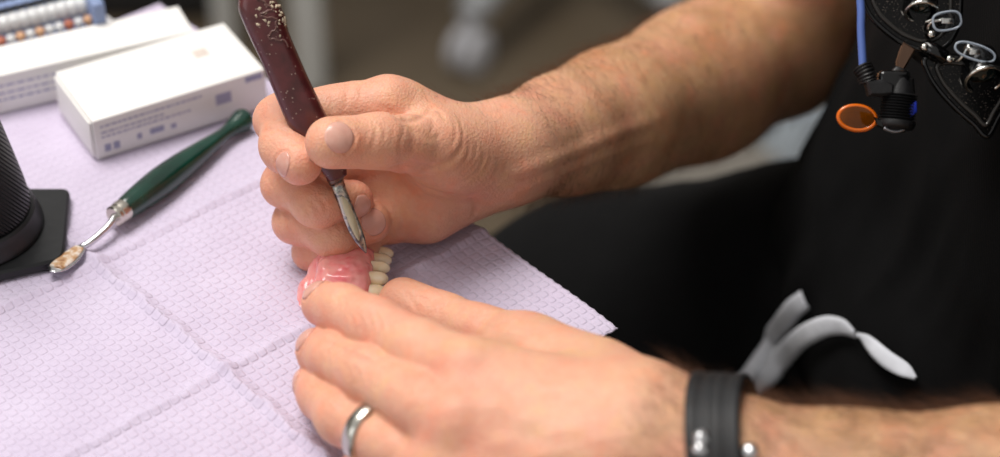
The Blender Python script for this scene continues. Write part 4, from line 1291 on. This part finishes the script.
# nose pads on bent wires
def pad(cx, cy, a_, b_, rot, sq=3.0):
    c = math.cos(math.radians(rot)); s = math.sin(math.radians(rot)); o_ = []
    for i in range(40):
        t_ = 2*math.pi*i/40; ca, sa = math.cos(t_), math.sin(t_); r_ = (abs(ca)**sq+abs(sa)**sq)**(-1/sq); x, y = a_*ca*r_, b_*sa*r_
        o_.append(LP(cx+x*c-y*s, cy+x*s+y*c, 9))
    p_ = geo('nose_pad', slab(o_, norm(nv_*.9+UP*.3), .0016, .0006), GLS, lou, auto=.9)
    geo('pad_edge', closed_tube(o_, .0005, 8), PADE, p_)
    geo('pad_mount', boxgeo(LP(cx, cy, 8.2), RT*.0022, UP*.0011, nv_*.0008, .0004), CHR, p_)
pad(947,21,14,9,-10); pad(975,52,20.5,7.5,18, 2.4)
geo('pad_arm', tube(spline([LP(930,33,2), LP(928,28,5), LP(932,22,7), LP(942,20,8)], 20), .0006, 8), CHR, lou)
geo('pad_arm', tube(spline([LP(952,60,2), LP(958,61,5), LP(964,54,7), LP(968,48,8), LP(975,50,8.4)], 20), .0006, 8), CHR, lou)
geo('bridge_bar', tube(spline([LP(925,46,2), LP(936,52,4), LP(945,58,3)], 16), .0030, 12), BG, lou)
for x, y in ((925,47),(902,74),(969,48),(950,59),(932,34)):
    geo('screw', lathe(LP(x, y, 5.5), nv_, [(0, -.002), (.0014, -.002), (.0016, 0), (.0010, .0007), (0, .0008)], 16), CHR, lou)
# hinge and clip
geo('hinge', slab([LP(903,42,1), LP(915,50,1), LP(905,68,1), LP(898,77,1), LP(896,62,1), LP(899,52,1)], nv_, .004, .0008), BRONZE, lou, auto=.6)
geo('hinge_plate', slab([LP(896,66,3), LP(907,70,3), LP(902,84,3), LP(889,82,3), (LP(888,74,3))], nv_, .003, .0006), BMAT, lou, auto=.6)
# temple arm folded behind
geo('temple_arm', tube(spline([LP(905,44,-2), LP(925,60,-6), LP(960,90,-8), LP(990,128,-8)], 24), .0026, 10, flat=.5), BMAT, lou)
# lamp: threaded barrel with ribs, blue label and the plug
lx0, lx1 = LP(901,78,6), LP(896,128,6)
lamp_ax = norm(lx1-lx0)
pr_ = [(0, 0), (.0050, 0)]
for i in range(10):
    h = .006+i*.0011; pr_ += [(.0060, h), (.0072, h+.0005)]
hl = geo('headlight', lathe(lx0, lamp_ax, pr_+[(.0074, .0175), (.0066, .0195), (.0050, .0200), (0, .0195)], 40), BMAT, lou, auto=.9)
geo('lamp_shell', boxgeo(LP(893,84,6), RT*.0060, UP*.0050, nv_*.005, .0018), BG, lou, auto=.6)
geo('label', slab([LP(907,106,10.2), LP(916,101,10.2), LP(917,112,10.2), LP(911,117,10.2), LP(904,116,10.2)], nv_, .0014, .0003), BLUEL, hl)
geo('plug', slab([LP(864,80,8), LP(884,80,8), LP(893,85,8), LP(892,95,8), LP(880,97,8), LP(868,96,8)], nv_, .008, .0012), BMAT, lou, auto=.6)
sr = [LP(862,66,7), LP(866,74,8), LP(869,82,8)]; ss = spline(sr, 26)
rr_ = [.0030+(.0009 if (i//2) % 2 else 0) for i in range(26)]
geo('strain_relief', tube(ss, rr_, 18), BMAT, lou)
cab = spline([LP(857,-60,0), LP(859,-20,2), LP(861,10,4), LP(861,30,5), LP(862,50,6), LP(863,68,7)], 40)
geo('cable', tube(cab, .0016, 12), BLUEC, lou)
# amber filter on its swing arm
fa = el(857,118,18.5,12.0,6,7)
geo('amber_filter', slab(fa, norm(nv_+UP*.25), .0016, .0004), AMB, lou, auto=.9)
geo('filter_rim', closed_tube(fa, .0009, 10), AMBR, lou)
geo('filter_arm', slab([LP(874,117,8), LP(884,121,8), LP(893,127,8), LP(905,130,8), (LP(905,133,8)), LP(890,132,8), LP(876,126,8)], nv_, .003, .0006), BG, lou, auto=.6)
geo('clip_spring', tube([LP(884+26*t_, 128+5*math.sin(t_*3.1)-3*t_, 10) for t_ in np.linspace(0, 1, 30)], .0007, 8), plain('grey_wire', '8d8d92', .3, .8), lou)
# ------------------------------------------------------------------ the room behind
FLM = MT('brown_floor'); FLM.set(rough=.45, spec=.35)
nf = FLM.noise(1.6, 4); FLM.col(FLM.ramp(nf, [(.3, srgb('5a4e3e')), (.7, srgb('6e6150'))])); FLM.bump(FLM.noise(60, 3), .1, .002)
fl = geo('floor', boxgeo((0, 1.5, -.02), (4, 0, 0), (0, 4, 0), (0, 0, .02)), FLM.m, smooth=False); fl['kind'] = 'structure'
WALLM = plain('wall_paint', 'd8d4cc', .7)
for nm, c_, h_ in (('wall_back', (0, 4.06, 1.35), (4, .05, 1.35)), ('wall_left', (-3.4, 1, 1.35), (.05, 3.1, 1.35))):
    w_ = geo(nm, boxgeo(c_, (h_[0], 0, 0), (0, h_[1], 0), (0, 0, h_[2])), WALLM, smooth=False); w_['kind'] = 'structure'
GP = plain('pale_grey_plastic', 'a2a4a6', .4); GP2 = plain('warm_grey_base', '857f76', .5); GM2 = plain('grey_metal_post', 'd4d4d0', .4, 0); CW = plain('caster_grey', 'bcbcc0', .35); DKP = plain('dark_cushion', '2a2a2c', .5)
# office stool with a five-star base on casters
sc = PH(470,47,.03)*[1, 1, 0]+np.array([.103, .165, 0])
stool = thing('office_stool', 'blurred office stool, pale grey star base on casters, on the floor behind the hands', 'stool', loc=tuple(sc))
geo('column', lathe(sc+[0, 0, .07], (0, 0, 1), [(0, 0), (.032, 0), (.030, .04), (.024, .06), (.022, .22), (.015, .22), (.015, .38), (0, .38)], 32), GM2, stool, auto=.6)
geo('seat', lathe(sc+[0, 0, .44], (0, 0, 1), [(0, 0), (.15, 0), (.175, .01), (.18, .035), (.17, .06), (.14, .072), (0, .075)], 48), DKP, stool)
a0 = math.atan2(-.165, -.103); RB_ = .195
for k in range(5):
    a_ = a0+k*2*math.pi/5; d = np.array([math.cos(a_), math.sin(a_), 0])
    pts = spline([sc+[0, 0, .105], sc+d*.09+[0, 0, .10], sc+d*RB_+[0, 0, .072]], 16)
    lg = geo('leg', tube(pts, list(np.linspace(.030, .019, 16)), 16, ref=(0, 0, 1), flat=.9), GP, stool)
    c = sc+d*RB_; s = np.array([-d[1], d[0], 0])
    cs_ = geo('caster', join_geo([lathe(c+s*w_+[0, 0, .026], s*(1 if w_ > 0 else -1), [(0, 0), (.022, 0), (.0255, .003), (.0255, .011), (.020, .015), (0, .016)], 32) for w_ in (.003, -.003)]+[lathe(c+[0, 0, .03], (0, 0, 1), [(0, 0), (.009, 0), (.009, .035), (0, .035)], 16)]), CW, lg, auto=.7)
# narrow side desk: two pale posts show at the top left
dk = PH(312,85,0); 
desk = thing('side_desk', 'blurred grey side desk, two of its pale posts standing behind the knife handle', 'desk', loc=(dk[0]-.25, dk[1]+.05, 0))
for (px, py, w_) in ((312,86,.016), (228,52,.012)):
    p = PH(px, py, 0); geo('leg', boxgeo(p+[0, 0, .35], np.array([w_, 0, 0]), np.array([0, w_, 0]), np.array([0, 0, .35]), .004), GM2, desk, auto=.6)
for dx, dy in ((-.62, .05), (-.60, .45), (-.02, .50)):
    geo('leg', boxgeo(dk+[dx, dy, .35], np.array([.014, 0, 0]), np.array([0, .014, 0]), np.array([0, 0, .35]), .004), GM2, desk, auto=.6)
geo('desk_top', boxgeo(dk+[-.30, .25, .71], np.array([.36, 0, 0]), np.array([0, .30, 0]), np.array([0, 0, .012]), .003), GP, desk, auto=.6)
# black bag-like pedestal at the top left
bc = PH(168,32,0)
pd = thing('pedestal_cabinet', 'blurred dark low cabinet on the floor beyond the white cartons', 'cabinet', loc=tuple(bc+[-.03, .16, 0]))
geo('body', boxgeo(bc+[-.05, .17, .11], np.array([.11, 0, 0]), np.array([0, .15, 0]), np.array([0, 0, .105]), .01), DKP, pd, auto=.6)
geo('drawer', boxgeo(bc+[-.05, .017, .12], np.array([.10, 0, 0]), np.array([0, .004, 0]), np.array([0, 0, .08]), .003), plain('dark_drawer', '343436', .4), pd, auto=.6)
# pale base seen between arm and lap
q0 = PH(742,150,.05)
bs = thing('equipment_base', 'blurred pale grey equipment base on the floor between far arm and lap', 'base', loc=(q0[0], q0[1], 0))
d = norm(PH(835,95,.05)-PH(650,195,.05)); e = np.array([-d[1], d[0], 0])
geo('foot', boxgeo(q0*[1, 1, 0]+d*.02+[0, 0, .030], d*.135, e*.055, np.array([0, 0, .03]), .022), GP2, bs)
geo('housing', boxgeo(PH(806,140,.08)*[1, 1, 0]+e*.02+[0, 0, .085], d*.020, e*.03, np.array([0, 0, .04]), .012), plain('pale_blue_grey', 'c0ccd6', .35), bs)
# ------------------------------------------------------------------ light
def area(name, loc, target, sx, sy, energy, col):
    l = bpy.data.lights.new(name, 'AREA'); l.shape = 'RECTANGLE'; l.size = sx; l.size_y = sy; l.energy = energy*.45; l.color = col
    o = bpy.data.objects.new(name, l); COL.objects.link(o); o.location = loc
    o.rotation_euler = (Vector(target)-Vector(loc)).to_track_quat('-Z', 'Y').to_euler(); return o
area('ceiling_light', (-.55, .35, 2.4), (-.05, 0, .75), .9, .9, 80, (1, .96, .92))
area('window_light', (-2.2, -1.2, 1.9), (0, 0, .8), 1.4, 1.2, 18, (.95, .97, 1))
w = bpy.data.worlds.new('world'); SC.world = w; w.use_nodes = True
bg = w.node_tree.nodes['Background']; bg.inputs[0].default_value = (1, .97, .94, 1); bg.inputs[1].default_value = .45
# ------------------------------------------------------------------ camera
cam = bpy.data.cameras.new('camera'); co = bpy.data.objects.new('camera', cam); COL.objects.link(co)
cam.sensor_width = 36.0; cam.lens = F_PX*36.0/1000.0; cam.clip_start = .05; cam.clip_end = 30
co.location = CAM; co.rotation_euler = (math.pi/2-TH, 0, 0)
cam.shift_x = 0; cam.shift_y = 0
cam.dof.use_dof = True; cam.dof.focus_distance = .848; cam.dof.aperture_fstop = 4.6; cam.dof.aperture_blades = 0
SC.camera = co
SC.view_settings.view_transform = 'Standard'; SC.view_settings.look = 'None'
SC.view_settings.gamma = 1; SC.view_settings.exposure = 0; SC.view_settings.use_curve_mapping = False
